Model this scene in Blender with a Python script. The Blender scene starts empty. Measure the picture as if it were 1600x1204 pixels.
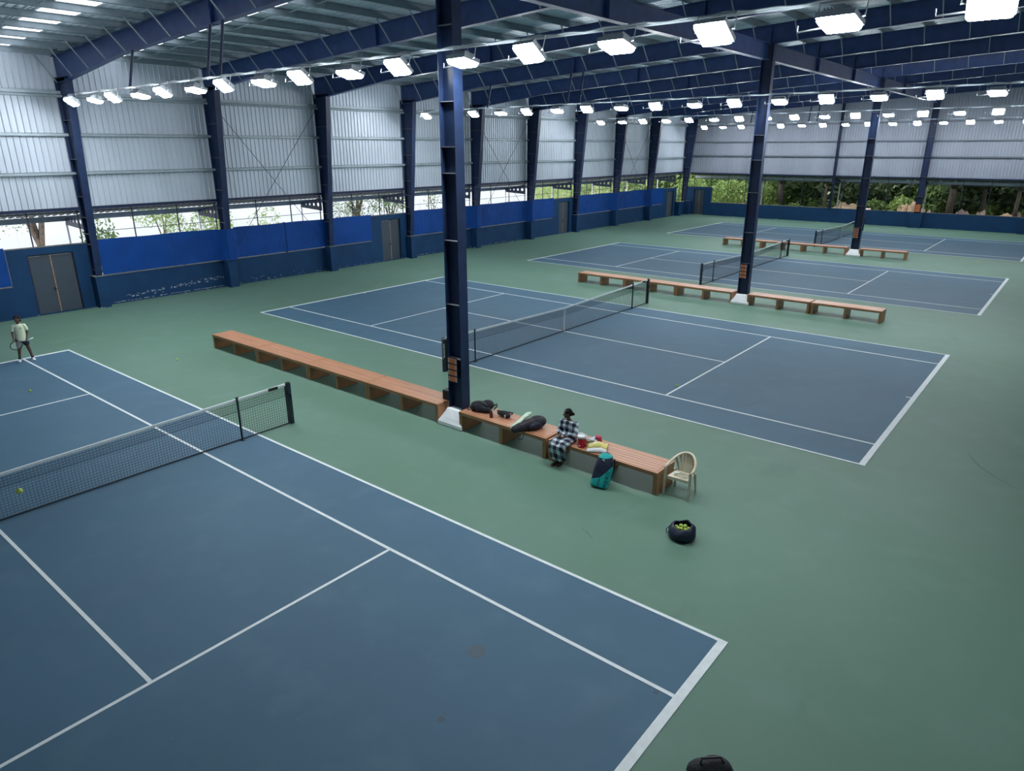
import bpy, bmesh, math, random
import numpy as np
from mathutils import Vector, Matrix, noise
PI = math.pi
rnd = random.Random(7)
S = bpy.context.scene
COL = S.collection

# ------------------------------------------------------------------ camera
cam_d = bpy.data.cameras.new('camera'); cam = bpy.data.objects.new('camera', cam_d); COL.objects.link(cam)
cr = Vector((0.77375, 0.63349, -0.00203)); cu = Vector((-0.20423, 0.25247, 0.94581)); cd = Vector((-0.59967, 0.73141, -0.32473))
cam.matrix_world = Matrix(((cr.x, cu.x, -cd.x, 14.625), (cr.y, cu.y, -cd.y, -2.6355), (cr.z, cu.z, -cd.z, 6.5785), (0, 0, 0, 1)))
cam_d.sensor_width = 36.0; cam_d.sensor_fit = 'HORIZONTAL'; cam_d.lens = 36.0*1080.98/1600
cam_d.clip_end = 500; cam_d.clip_start = 0.1
S.camera = cam
# ------------------------------------------------------------------ world, sun, exposure
W = bpy.data.worlds.new('world'); S.world = W; W.use_nodes = True
nt = W.node_tree; nt.nodes.clear()
wo = nt.nodes.new('ShaderNodeOutputWorld'); bg = nt.nodes.new('ShaderNodeBackground')
tc = nt.nodes.new('ShaderNodeTexCoord'); nz = nt.nodes.new('ShaderNodeTexNoise'); rp = nt.nodes.new('ShaderNodeValToRGB')
nz.inputs['Scale'].default_value = 2.2; nz.inputs['Detail'].default_value = 5
rp.color_ramp.elements[0].position = .3; rp.color_ramp.elements[0].color = (.80, .89, 1, 1)
rp.color_ramp.elements[1].position = .7; rp.color_ramp.elements[1].color = (.97, .98, 1, 1)
nt.links.new(tc.outputs['Generated'], nz.inputs['Vector']); nt.links.new(nz.outputs['Fac'], rp.inputs['Fac'])
nt.links.new(rp.outputs['Color'], bg.inputs['Color']); bg.inputs['Strength'].default_value = 2.1
nt.links.new(bg.outputs['Background'], wo.inputs['Surface'])
sun_d = bpy.data.lights.new('sun', 'SUN'); sun = bpy.data.objects.new('sun', sun_d); COL.objects.link(sun)
sun_d.energy = 3.4; sun_d.angle = math.radians(14); sun_d.color = (1, .97, .9)
sun.rotation_euler = (math.radians(24), math.radians(-14), 0)
LAMP = 150.0
vs = S.view_settings
S.display_settings.display_device = 'sRGB'
vs.view_transform = 'Standard'; vs.look = 'None'; vs.exposure = 0.0; vs.gamma = 1.0
try: vs.use_curve_mapping = False
except Exception: pass
try:
    S.cycles.use_denoising = True; S.cycles.sample_clamp_indirect = 4.0; S.cycles.max_bounces = 8
    S.cycles.diffuse_bounces = 4; S.cycles.glossy_bounces = 3; S.cycles.caustics_reflective = False; S.cycles.caustics_refractive = False
except Exception: pass

# ------------------------------------------------------------------ materials
def lin(r, g, b):
    f = lambda c: (c/255)/12.92 if c <= 10 else ((c/255+.055)/1.055)**2.4
    return (f(r), f(g), f(b), 1)
MATS = {}
def mat(name, col, rough=.6, metal=0., var=.0, scale=3., bump=0., bscale=40., col2=None, spec=.5, detail=4., stretch=None):
    m = bpy.data.materials.new(name); m.use_nodes = True; t = m.node_tree
    b = t.nodes['Principled BSDF']
    b.inputs['Roughness'].default_value = rough; b.inputs['Metallic'].default_value = metal
    b.inputs['Specular IOR Level'].default_value = spec
    b.inputs['Base Color'].default_value = col
    co = t.nodes.new('ShaderNodeTexCoord'); vec = co.outputs['Object']
    if stretch:
        mp = t.nodes.new('ShaderNodeMapping'); mp.inputs['Scale'].default_value = stretch
        t.links.new(vec, mp.inputs['Vector']); vec = mp.outputs['Vector']
    if var or col2:
        n = t.nodes.new('ShaderNodeTexNoise'); n.inputs['Scale'].default_value = scale; n.inputs['Detail'].default_value = detail
        r = t.nodes.new('ShaderNodeValToRGB'); r.color_ramp.elements[0].position = .32; r.color_ramp.elements[1].position = .68
        c2 = col2 or tuple(min(1, c*(1+var)) for c in col[:3])+(1,)
        r.color_ramp.elements[0].color = tuple(c*(1-var) for c in col[:3])+(1,)
        r.color_ramp.elements[1].color = c2
        t.links.new(vec, n.inputs['Vector']); t.links.new(n.outputs['Fac'], r.inputs['Fac']); t.links.new(r.outputs['Color'], b.inputs['Base Color'])
    if bump:
        n2 = t.nodes.new('ShaderNodeTexNoise'); n2.inputs['Scale'].default_value = bscale; n2.inputs['Detail'].default_value = 6
        bp = t.nodes.new('ShaderNodeBump'); bp.inputs['Strength'].default_value = bump; bp.inputs['Distance'].default_value = .02
        t.links.new(vec, n2.inputs['Vector']); t.links.new(n2.outputs['Fac'], bp.inputs['Height']); t.links.new(bp.outputs['Normal'], b.inputs['Normal'])
    MATS[name] = m
    return m
def emis(name, col, st):
    m = bpy.data.materials.new(name); m.use_nodes = True; t = m.node_tree; t.nodes.clear()
    o = t.nodes.new('ShaderNodeOutputMaterial'); e = t.nodes.new('ShaderNodeEmission')
    e.inputs['Color'].default_value = col; e.inputs['Strength'].default_value = st
    t.links.new(e.outputs[0], o.inputs['Surface'])
    try: m.cycles.emission_sampling = 'FRONT'
    except Exception: pass
    return m
def floor_mat(name, base, dark, light, stain, rough):
    m = bpy.data.materials.new(name); m.use_nodes = True; t = m.node_tree; b = t.nodes['Principled BSDF']
    b.inputs['Roughness'].default_value = rough; b.inputs['Specular IOR Level'].default_value = .22
    co = t.nodes.new('ShaderNodeTexCoord')
    def nzn(sc, det, lo, hi, stretch=None):
        n = t.nodes.new('ShaderNodeTexNoise'); n.inputs['Scale'].default_value = sc; n.inputs['Detail'].default_value = det
        r = t.nodes.new('ShaderNodeMapRange'); r.inputs['From Min'].default_value = lo; r.inputs['From Max'].default_value = hi
        v = co.outputs['Object']
        if stretch:
            mp = t.nodes.new('ShaderNodeMapping'); mp.inputs['Scale'].default_value = stretch; t.links.new(v, mp.inputs['Vector']); v = mp.outputs['Vector']
        t.links.new(v, n.inputs['Vector']); t.links.new(n.outputs['Fac'], r.inputs['Value']); return r.outputs['Result']
    def mixc(f, a, c):
        x = t.nodes.new('ShaderNodeMix'); x.data_type = 'RGBA'
        t.links.new(f, x.inputs[0])
        for s, v in ((6, a), (7, c)):
            if isinstance(v, tuple): x.inputs[s].default_value = v
            else: t.links.new(v, x.inputs[s])
        return x.outputs[2]
    c = mixc(nzn(.28, 3, .35, .65), dark, base)
    c = mixc(nzn(1.3, 6, .52, .85), c, light)
    c = mixc(nzn(.8, 5, .66, .80, (1, .35, 1)), c, stain)
    c = mixc(nzn(9, 2, .74, .78), c, light)
    t.links.new(c, b.inputs['Base Color'])
    n2 = t.nodes.new('ShaderNodeTexNoise'); n2.inputs['Scale'].default_value = 60; n2.inputs['Detail'].default_value = 4
    bp = t.nodes.new('ShaderNodeBump'); bp.inputs['Strength'].default_value = .08; bp.inputs['Distance'].default_value = .01
    t.links.new(co.outputs['Object'], n2.inputs['Vector']); t.links.new(n2.outputs['Fac'], bp.inputs['Height']); t.links.new(bp.outputs['Normal'], b.inputs['Normal'])
    return m
M_green = floor_mat('green_acrylic', (.132, .232, .18, 1), (.12, .218, .162, 1), (.15, .25, .2, 1), (.098, .185, .14, 1), .55)
M_blue = floor_mat('blue_acrylic', (.072, .152, .228, 1), (.065, .138, .205, 1), (.09, .17, .24, 1), (.056, .122, .185, 1), .62)
M_line = mat('line_paint', (.78, .83, .84, 1), .6, var=.05, scale=8)
M_navy = mat('navy_paint', (.026, .064, .205, 1), .42, var=.18, scale=2.5)
M_navyw = mat('wall_column_paint', (.014, .030, .085, 1), .42, var=.2, scale=3, spec=.35)
M_navyd = mat('dark_navy_paint', (.014, .028, .075, 1), .42, var=.2, scale=3, spec=.35)
M_pur = mat('purlin_steel', (.24, .30, .345, 1), .5, .2, var=.1, scale=4)
M_awn = mat('awning_sheet', (.13, .16, .185, 1), .55, .1, var=.1, scale=1)
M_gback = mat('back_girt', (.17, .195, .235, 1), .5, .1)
M_peel = mat('peeled_patch', (.50, .56, .62, 1), .9, var=.2, scale=20)
M_stiff_lit = mat('lit_stiffener', (.20, .20, .22, 1), .5, var=.2, scale=20)  # stiffener plates coloured paler than the navy, as if catching light from above
M_galv = mat('galvanised_steel', (.36, .43, .48, 1), .5, .2, var=.1, scale=4)
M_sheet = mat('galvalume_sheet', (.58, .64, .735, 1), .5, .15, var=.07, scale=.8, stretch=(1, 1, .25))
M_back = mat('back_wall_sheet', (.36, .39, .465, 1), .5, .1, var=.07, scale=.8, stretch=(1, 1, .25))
M_roof = mat('roof_sheet', (.70, .79, .88, 1), .4, .15, var=.08, scale=.7)
M_mason = None
M_tarp = mat('blue_tarpaulin', (.004, .056, .27, 1), .55, var=.12, scale=1.2, bump=.12, bscale=5, spec=.2)
M_door = mat('door_grey', (.05, .068, .095, 1), .5, var=.06, scale=2)
M_dframe = mat('door_frame', (.012, .016, .03, 1), .5)
M_rust = mat('rusty_strip', (.36, .22, .14, 1), .7, var=.3, scale=10)
M_concrete = mat('bare_concrete', (.17, .18, .175, 1), .85, var=.25, scale=6)
M_white = mat('white_paint', (.90, .91, .92, 1), .6, var=.04, scale=5)
M_wood = mat('bench_plank', (.50, .235, .135, 1), .36, var=.13, scale=3, stretch=(.25, 5, 5), bump=.05, bscale=30)
M_woode = mat('bench_edge', (.46, .22, .105, 1), .45, var=.12, scale=3, stretch=(1, 1, .6))
M_black = mat('black_plastic', (.012, .014, .018, 1), .45)
M_blackf = mat('black_fabric', (.014, .015, .022, 1), .8, var=.3, scale=12, bump=.4, bscale=40)
M_netc = mat('net_cord', (.015, .02, .028, 1), .8)
M_post = mat('net_post', (.008, .022, .032, 1), .4)
M_band = mat('net_band', (.74, .80, .80, 1), .7, var=.05, scale=6)
M_house = mat('lamp_housing', (.30, .33, .36, 1), .4, .6)
M_lamp = emis('lamp_glow', (.90, .965, 1, 1), LAMP)
M_cable = mat('white_cable', (.55, .62, .68, 1), .5)
M_orange = mat('orange_sign', (.62, .17, .05, 1), .55, var=.12, scale=30)
M_signg = mat('grey_sign', (.42, .36, .36, 1), .55, var=.2, scale=40)
M_ball = mat('ball_felt', (.50, .66, .10, 1), .9, var=.06, scale=40)
M_teal = mat('teal_fabric', (.012, .46, .44, 1), .55, var=.08, scale=8, bump=.2, bscale=25)
M_navyf = mat('navy_fabric', (.010, .016, .042, 1), .55, var=.25, scale=8, bump=.3, bscale=18)
M_cream = mat('cream_plastic', (.66, .58, .43, 1), .38, var=.03, scale=6)
M_red = mat('red_plastic', (.52, .010, .028, 1), .4)
M_lid = mat('white_plastic', (.82, .84, .84, 1), .4)
M_yell = mat('yellow_cloth', (.72, .62, .20, 1), .7, var=.12, scale=7)
M_pale = mat('pale_cloth', (.70, .70, .72, 1), .7, var=.08, scale=7)
M_towel = mat('lime_towel', (.62, .76, .60, 1), .9, var=.06, scale=15, bump=.3, bscale=80)
M_pink = mat('pink_plastic', (.60, .05, .13, 1), .4)
M_zip = mat('dull_zip', (.16, .07, .085, 1), .5)
M_foil = mat('clear_film', (.70, .74, .78, 1), .15, .3, var=.15, scale=30, bump=.8, bscale=30)
M_maroon = mat('maroon_plastic', (.07, .012, .016, 1), .35)
M_skin = mat('skin', (.115, .052, .034, 1), .55, var=.08, scale=8)
M_lips = mat('lips', (.16, .04, .035, 1), .5)
M_eye = mat('eye_white', (.7, .7, .68, 1), .3)
M_pupil = mat('pupil', (.01, .008, .006, 1), .2)
M_hair = mat('black_hair', (.006, .005, .006, 1), .6, var=.4, scale=60, stretch=(1, 1, .2), spec=.15)
M_shirt = mat('lime_shirt', (.70, .78, .56, 1), .8, var=.04, scale=10, bump=.2, bscale=14)
M_short = mat('dark_shorts', (.010, .018, .034, 1), .75)
M_shoe = mat('white_shoe', (.75, .77, .80, 1), .5)
M_sandal = mat('brown_sandal', (.13, .055, .04, 1), .6)
M_frame = mat('window_steel', (.015, .022, .04, 1), .5)
M_soil = mat('soil', (.30, .22, .15, 1), .95, var=.3, scale=1.5, bump=.6, bscale=3)
M_rock = mat('pale_rock', (.52, .40, .36, 1), .9, var=.22, scale=1.8, bump=.7, bscale=4)
M_grass = mat('grass_ground', (.09, .15, .04, 1), .95, var=.35, scale=1.2, col2=(.20, .24, .07, 1), bump=.5, bscale=6)
M_yard = mat('pale_yard', (.66, .66, .64, 1), .9, var=.08, scale=.6)
M_bark = mat('bark', (.20, .155, .125, 1), .95, var=.35, scale=6, bump=.6, bscale=12)
M_barkd = mat('dark_bark', (.085, .068, .058, 1), .95, var=.35, scale=6, bump=.6, bscale=12)
M_bldg = mat('white_render', (.78, .80, .83, 1), .8, var=.02, scale=1)
def leafmat(name, c, c2):
    m = mat(name, c, .55, var=.25, scale=1.3, col2=c2, spec=.3)
    t = m.node_tree; b = t.nodes['Principled BSDF']; o = t.nodes['Material Output']
    tr = t.nodes.new('ShaderNodeBsdfTranslucent'); mx = t.nodes.new('ShaderNodeMixShader'); mx.inputs[0].default_value = .3
    tr.inputs['Color'].default_value = c2
    t.links.new(b.outputs[0], mx.inputs[1]); t.links.new(tr.outputs[0], mx.inputs[2]); t.links.new(mx.outputs[0], o.inputs['Surface'])
    return m
L_dark = leafmat('leaf_dark', (.085, .14, .075, 1), (.20, .28, .15, 1))
L_mid = leafmat('leaf_mid', (.085, .155, .055, 1), (.17, .26, .09, 1))
L_light = leafmat('leaf_light', (.16, .27, .08, 1), (.34, .46, .16, 1))
def skylight_mat():
    m = bpy.data.materials.new('translucent_sheet'); m.use_nodes = True; t = m.node_tree; t.nodes.clear()
    o = t.nodes.new('ShaderNodeOutputMaterial'); a = t.nodes.new('ShaderNodeBsdfTranslucent'); c = t.nodes.new('ShaderNodeBsdfDiffuse'); mx = t.nodes.new('ShaderNodeMixShader')
    a.inputs['Color'].default_value = (.93, .96, 1, 1); c.inputs['Color'].default_value = (.8, .8, .85, 1); mx.inputs[0].default_value = .12
    t.links.new(a.outputs[0], mx.inputs[1]); t.links.new(c.outputs[0], mx.inputs[2]); t.links.new(mx.outputs[0], o.inputs['Surface'])
    return m
M_sky = skylight_mat()
def mason_mat():
    m = mat('blue_masonry', (.008, .046, .125, 1), .65, var=.12, scale=1.2, bump=.15, bscale=25, spec=.25)
    t = m.node_tree; b = t.nodes['Principled BSDF']; src = b.inputs['Base Color'].links[0].from_socket
    co = t.nodes.new('ShaderNodeTexCoord'); sp = t.nodes.new('ShaderNodeSeparateXYZ'); t.links.new(co.outputs['Object'], sp.inputs[0])
    n = t.nodes.new('ShaderNodeTexNoise'); n.inputs['Scale'].default_value = 2.6; n.inputs['Detail'].default_value = 8; n.inputs['Roughness'].default_value = .75
    t.links.new(co.outputs['Object'], n.inputs['Vector'])
    # peeling paint keeps to a low band of the wall
    h = t.nodes.new('ShaderNodeMapRange'); h.inputs['From Min'].default_value = .06; h.inputs['From Max'].default_value = .42
    h.inputs['To Min'].default_value = -.02; h.inputs['To Max'].default_value = -.32; h.clamp = False
    t.links.new(sp.outputs['Z'], h.inputs['Value'])
    ad = t.nodes.new('ShaderNodeMath'); ad.operation = 'ADD'; t.links.new(n.outputs['Fac'], ad.inputs[0]); t.links.new(h.outputs['Result'], ad.inputs[1])
    g = t.nodes.new('ShaderNodeMapRange'); g.inputs['From Min'].default_value = .615; g.inputs['From Max'].default_value = .63
    t.links.new(ad.outputs[0], g.inputs['Value'])
    mx = t.nodes.new('ShaderNodeMix'); mx.data_type = 'RGBA'; t.links.new(g.outputs['Result'], mx.inputs[0]); t.links.new(src, mx.inputs[6]); mx.inputs[7].default_value = (.45, .52, .58, 1)
    t.links.new(mx.outputs[2], b.inputs['Base Color'])
    return m
M_mason = mason_mat()
def plaid_mat():
    m = bpy.data.materials.new('plaid_cloth'); m.use_nodes = True; t = m.node_tree; b = t.nodes['Principled BSDF']; b.inputs['Roughness'].default_value = .85
    co = t.nodes.new('ShaderNodeTexCoord'); sp = t.nodes.new('ShaderNodeSeparateXYZ'); t.links.new(co.outputs['Object'], sp.inputs[0])
    def math_(op, a, c):
        x = t.nodes.new('ShaderNodeMath'); x.operation = op
        for i, v in enumerate((a, c)):
            if isinstance(v, (int, float)): x.inputs[i].default_value = v
            elif v is not None: t.links.new(v, x.inputs[i])
        return x.outputs[0]
    s1 = math_('LESS_THAN', math_('FRACT', math_('ADD', math_('MULTIPLY', sp.outputs['X'], 6.4), 20.3), None), .52)
    zz = math_('ADD', sp.outputs['Z'], math_('MULTIPLY', sp.outputs['Y'], .9))
    s2 = math_('LESS_THAN', math_('FRACT', math_('ADD', math_('MULTIPLY', zz, 6.0), 20.1), None), .5)
    sm = math_('MULTIPLY', math_('ADD', s1, s2), .5)
    r = t.nodes.new('ShaderNodeValToRGB'); r.color_ramp.interpolation = 'CONSTANT'
    r.color_ramp.elements[0].position = 0; r.color_ramp.elements[0].color = (.66, .72, .75, 1)
    r.color_ramp.elements[1].position = .4; r.color_ramp.elements[1].color = (.17, .21, .275, 1)
    e = r.color_ramp.elements.new(.9); e.color = (.008, .012, .028, 1)
    t.links.new(sm, r.inputs[0]); t.links.new(r.outputs[0], b.inputs['Base Color'])
    n2 = t.nodes.new('ShaderNodeTexNoise'); n2.inputs['Scale'].default_value = 14
    bp = t.nodes.new('ShaderNodeBump'); bp.inputs['Strength'].default_value = .5; bp.inputs['Distance'].default_value = .02
    t.links.new(co.outputs['Object'], n2.inputs['Vector']); t.links.new(n2.outputs['Fac'], bp.inputs['Height']); t.links.new(bp.outputs['Normal'], b.inputs['Normal'])
    return m
M_plaid = plaid_mat()

# ------------------------------------------------------------------ mesh builder
class MB:
    def __init__(s): s.v = []; s.f = []; s.smooth = False
    def add(s, vs, fs):
        o = len(s.v); s.v += [tuple(p) for p in vs]; s.f += [tuple(i+o for i in f) for f in fs]; return s
    def box(s, x0, x1, y0, y1, z0, z1):
        return s.add([(x0,y0,z0),(x1,y0,z0),(x1,y1,z0),(x0,y1,z0),(x0,y0,z1),(x1,y0,z1),(x1,y1,z1),(x0,y1,z1)],
                     [(0,3,2,1),(4,5,6,7),(0,1,5,4),(1,2,6,5),(2,3,7,6),(3,0,4,7)])
    def obox(s, c, ax, ay, az):   # oriented box: centre and half-axis vectors
        c, ax, ay, az = map(Vector, (c, ax, ay, az))
        P = [c+i*ax+j*ay+k*az for k in (-1, 1) for i, j in ((-1,-1),(1,-1),(1,1),(-1,1))]
        return s.add(P, [(0,3,2,1),(4,5,6,7),(0,1,5,4),(1,2,6,5),(2,3,7,6),(3,0,4,7)])
    def bar(s, a, b, w, h=None, up=(0,0,1)):
        a, b = Vector(a), Vector(b); d = b-a; h = h or w; u = Vector(up)
        if abs(d.normalized().dot(u)) > .98: u = Vector((1,0,0))
        x = d.cross(u).normalized(); y = x.cross(d).normalized()
        return s.obox((a+b)/2, d/2, x*(w/2), y*(h/2))
    def loft(s, rings, cap=True, closed=True):
        n = len(rings[0]); o = len(s.v)
        for r in rings: s.v += [tuple(p) for p in r]
        for i in range(len(rings)-1):
            for j in range(n if closed else n-1):
                k = (j+1) % n
                s.f.append((o+i*n+j, o+i*n+k, o+(i+1)*n+k, o+(i+1)*n+j))
        if cap and closed:
            s.f.append(tuple(o+j for j in reversed(range(n)))); s.f.append(tuple(o+(len(rings)-1)*n+j for j in range(n)))
        return s
    def tube(s, pts, r, n=8, cap=True):
        pts = [Vector(p) for p in pts]; R = r if isinstance(r, (list, tuple)) else [r]*len(pts)
        rings = []; px = None
        for i, p in enumerate(pts):
            d = (pts[min(i+1, len(pts)-1)]-pts[max(i-1, 0)]).normalized()
            if px is None:
                u = Vector((0,0,1)) if abs(d.z) < .9 else Vector((1,0,0)); px = d.cross(u).normalized()
            else:
                px = (px-d*px.dot(d)); px = px.normalized() if px.length > 1e-6 else d.orthogonal().normalized()
            py = d.cross(px)
            rings.append([p+(px*math.cos(2*PI*k/n)+py*math.sin(2*PI*k/n))*R[i] for k in range(n)])
        return s.loft(rings, cap)
    def ell(s, c, r, n=16, m=10, rot=None):
        c = Vector(c); r = r if hasattr(r, '__len__') else (r, r, r); o = len(s.v)
        R = rot.to_matrix() if rot is not None and hasattr(rot, 'to_matrix') else (rot or Matrix.Identity(3))
        P = [(0,0,1)]+[(math.sin(PI*i/m)*math.cos(2*PI*j/n), math.sin(PI*i/m)*math.sin(2*PI*j/n), math.cos(PI*i/m)) for i in range(1, m) for j in range(n)]+[(0,0,-1)]
        s.v += [tuple(c+R@Vector((p[0]*r[0], p[1]*r[1], p[2]*r[2]))) for p in P]
        for j in range(n): s.f.append((o, o+1+j, o+1+(j+1) % n))
        for i in range(m-2):
            for j in range(n):
                a = o+1+i*n+j; b = o+1+i*n+(j+1) % n; s.f.append((a, a+n, b+n, b))
        e = o+1+(m-2)*n
        for j in range(n): s.f.append((e+j, e+n, e+(j+1) % n))
        return s
    def cap(s, a, b, ra, rb, n=12, sq=None):   # tapered capsule
        a, b = Vector(a), Vector(b); d = (b-a); L = d.length or 1e-4; d = d/L
        pts = []; rr = []
        for k in (.0, .35, .7, .92): t = (1-k); pts.append(a-d*ra*t*.98); rr.append(max(ra*math.sqrt(max(0, 1-(t*.98)**2)), ra*.05))
        pts.append(a); rr.append(ra); pts.append(b); rr.append(rb)
        for k in (.3, .6, .85, .98): pts.append(b+d*rb*k); rr.append(max(rb*math.sqrt(max(0, 1-k*k)), rb*.05))
        return s.tube(pts, rr, n)
    def lathe(s, prof, n=24, c=(0,0,0)):
        rings = [[(c[0]+r*math.cos(2*PI*k/n), c[1]+r*math.sin(2*PI*k/n), c[2]+z) for k in range(n)] for r, z in prof]
        return s.loft(rings, True)
    def mesh(s, name, m, smooth=None, recalc=True):
        me = bpy.data.meshes.new(name); me.from_pydata(s.v, [], s.f)
        if recalc:
            b = bmesh.new(); b.from_mesh(me); bmesh.ops.recalc_face_normals(b, faces=b.faces); b.to_mesh(me); b.free()
        for x in (m if isinstance(m, (list, tuple)) else [m]): me.materials.append(x)
        if s.smooth if smooth is None else smooth:
            me.polygons.foreach_set('use_smooth', [True]*len(me.polygons))
        return me
    def build(s, name, m, parent=None, smooth=None, recalc=True):
        return link(name, s.mesh(name, m, smooth, recalc), parent)
def link(name, me, parent=None, loc=None, rz=None):
    o = bpy.data.objects.new(name, me); COL.objects.link(o)
    if parent is not None: o.parent = parent
    if loc is not None: o.location = loc
    if rz is not None: o.rotation_euler = (0, 0, rz)
    return o
def tag(o, label, cat, group=None, kind=None):
    if label: o['label'] = label
    if cat: o['category'] = cat
    if group: o['group'] = group
    if kind: o['kind'] = kind
    return o
def thing(name, label, cat, loc=(0,0,0), rz=0, group=None):
    o = link(name, None, None, loc, rz); o.empty_display_size = .2
    return tag(o, label, cat, group)
def structure(name, mb=None, m=None):
    o = mb.build(name, m) if mb else link(name, None)
    o['kind'] = 'structure'; return o
def copy_tree(o, parent=None, depth=0):
    c = o.copy(); COL.objects.link(c)
    if parent is not None: c.parent = parent
    for ch in list(o.children): copy_tree(ch, c)
    return c
def bevel(o, w=.01, seg=2):
    b = o.modifiers.new('bevel', 'BEVEL'); b.width = w; b.segments = seg; b.limit_method = 'ANGLE'; return o
def soft(o, vox=.008, it=4):
    r = o.modifiers.new('remesh', 'REMESH'); r.mode = 'VOXEL'; r.voxel_size = vox; r.use_smooth_shade = True
    if it:
        m = o.modifiers.new('smooth', 'SMOOTH'); m.factor = .5; m.iterations = it
    return o

# ------------------------------------------------------------------ setting: dimensions
YK = lambda k: 9.15+6.105*k
XW, XR, YF, YB = -18.5, 20.0, YK(-3), 66.6
roofz = lambda x: 10.27+.052*(x+18)
PITCH = 18.315
YC = [PITCH*i for i in range(4)]          # court centres

# ground outside
gb = MB(); gb.add([(-140,-80,-.35),(140,-80,-.35),(140,190,-.35),(-140,190,-.35)], [(0,1,2,3)])
structure('ground', gb, M_grass)
yb = MB(); yb.box(-70, XW-.4, -30, 67, -.45, -.30)
structure('yard_pavement', yb, M_yard)
# floor
fb = MB(); fb.box(XW-.25, XR+.25, YF-.25, YB+.25, -.25, 0)
floor = structure('floor', fb, M_green)
ZC, ZL = .004, .008
line_cache = {}
def court_line(par, x0, x1, y0, y1):
    key = (round(x1-x0, 3), round(y1-y0, 3))
    if key not in line_cache:
        a, b = (x1-x0)/2, (y1-y0)/2
        line_cache[key] = MB().box(-a, a, -b, b, 0, ZL-ZC).mesh('court_line', M_line)
    link('court_line', line_cache[key], par, ((x0+x1)/2, (y0+y1)/2, ZC))
HL, D, SG, SV = 11.885, 5.485, 4.115, 6.40
court_me = MB().box(-HL, HL, -D, D, 0, ZC).mesh('court_surface', M_blue)
for yc in YC:
    c = link('court_surface', court_me, floor, (0, yc, 0))
    for sx in (-1, 1):
        a, b = sorted((sx*HL, sx*(HL-.13))); court_line(c, a, b, -D, D)
        a, b = sorted((sx*SV, sx*(SV-.055))); court_line(c, a, b, -SG, SG)
        a, b = sorted((sx*(HL-.13), sx*(HL-.26))); court_line(c, a, b, -.025, .025)
    for sy in (-1, 1):
        for w, yy, e in ((.06, D, HL-.13), (.06, SG, HL-.13)):
            a, b = sorted((sy*yy, sy*(yy-w))); court_line(c, -e, e, a, b)
    court_line(c, -SV+.055, SV-.055, -.028, .028)

M_stain = mat('floor_stain', (.042, .085, .12, 1), .6, var=.1, scale=12)
M_scuff = mat('floor_scuff', (.075, .15, .115, 1), .6, var=.1, scale=12)
def stain(x, y, r, m, z, sq=1.0):
    q = MB(); n = 22
    q.add([(x+r*(1+.12*noise.noise(Vector((math.cos(2*PI*i/n)*2, math.sin(2*PI*i/n)*2, x))))*math.cos(2*PI*i/n), y+r*sq*(1+.12*noise.noise(Vector((math.cos(2*PI*i/n)*2, 5, y))))*math.sin(2*PI*i/n), z) for i in range(n)], [tuple(range(n))])
    q.build('floor_stain', m, floor, recalc=False)
def scuff(P, w, m, z):
    q = MB(); r = []
    for i, p in enumerate(P):
        a = Vector(P[max(0, i-1)]); b = Vector(P[min(len(P)-1, i+1)]); d = (b-a).normalized(); k = w*math.sin(PI*(i+.35)/(len(P)-.3))
        r.append([(p[0]-d.y*k, p[1]+d.x*k, z), (p[0]+d.y*k, p[1]-d.x*k, z)])
    q.loft(r, cap=False, closed=False); q.build('scuff_mark', m, floor, recalc=False)
stain(9.27, 3.12, .13, M_stain, ZC+.0015); stain(9.74, 1.95, .05, M_stain, ZC+.0015); stain(11.55, 4.0, .035, M_stain, ZC+.0015)
scuff([(13.5, 15.1), (13.65, 14.75), (13.82, 14.4), (14.16, 13.99), (14.6, 13.58)], .03, M_scuff, .0012)
scuff([(8.2, 14.55), (8.4, 14.8), (8.55, 15.1), (8.6, 15.5), (8.62, 15.75)], .02, M_stain, ZC+.0015)
scuff([(7.6, 21.2), (7.8, 21.0), (8.0, 21.05), (8.15, 20.95)], .025, M_stain, ZC+.0015)
scuff([(8.55, 6.78), (8.71, 6.71), (8.9, 6.6)], .015, M_scuff, .0012)
# ------------------------------------------------------------------ corrugated sheet helper
def rib_profile(L, pitch, rib, dep):
    """points (t, h) along a sheet of length L: flat pan with raised ribs of height dep"""
    P = [(0, 0)]; n = max(1, int(round(L/pitch))); p = L/n
    for i in range(n):
        m = (i+.5)*p
        P += [(m-rib*.5-.012, 0), (m-rib*.5+.012, dep), (m+rib*.5-.012, dep), (m+rib*.5+.012, 0)]
    P.append((L, 0)); return P
def sheet(o, t, up, n, L, H, pitch=.226, rib=.05, dep=.03, name='wall_sheet', m=None, parent=None, topf=None):
    """sheet from origin o, ribs stacked along t over L, running along up over H, ribs stick out along n"""
    o, t, up, n = map(Vector, (o, t, up, n)); mb = MB(); P = rib_profile(L, pitch, rib, dep)
    a = [o+t*x+n*h for x, h in P]
    b = [o+t*x+n*h+up*(topf(x) if topf else H) for x, h in P]
    mb.loft([a, b], cap=False, closed=False)
    return mb.build(name, m or M_sheet, parent, recalc=False)

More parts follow.
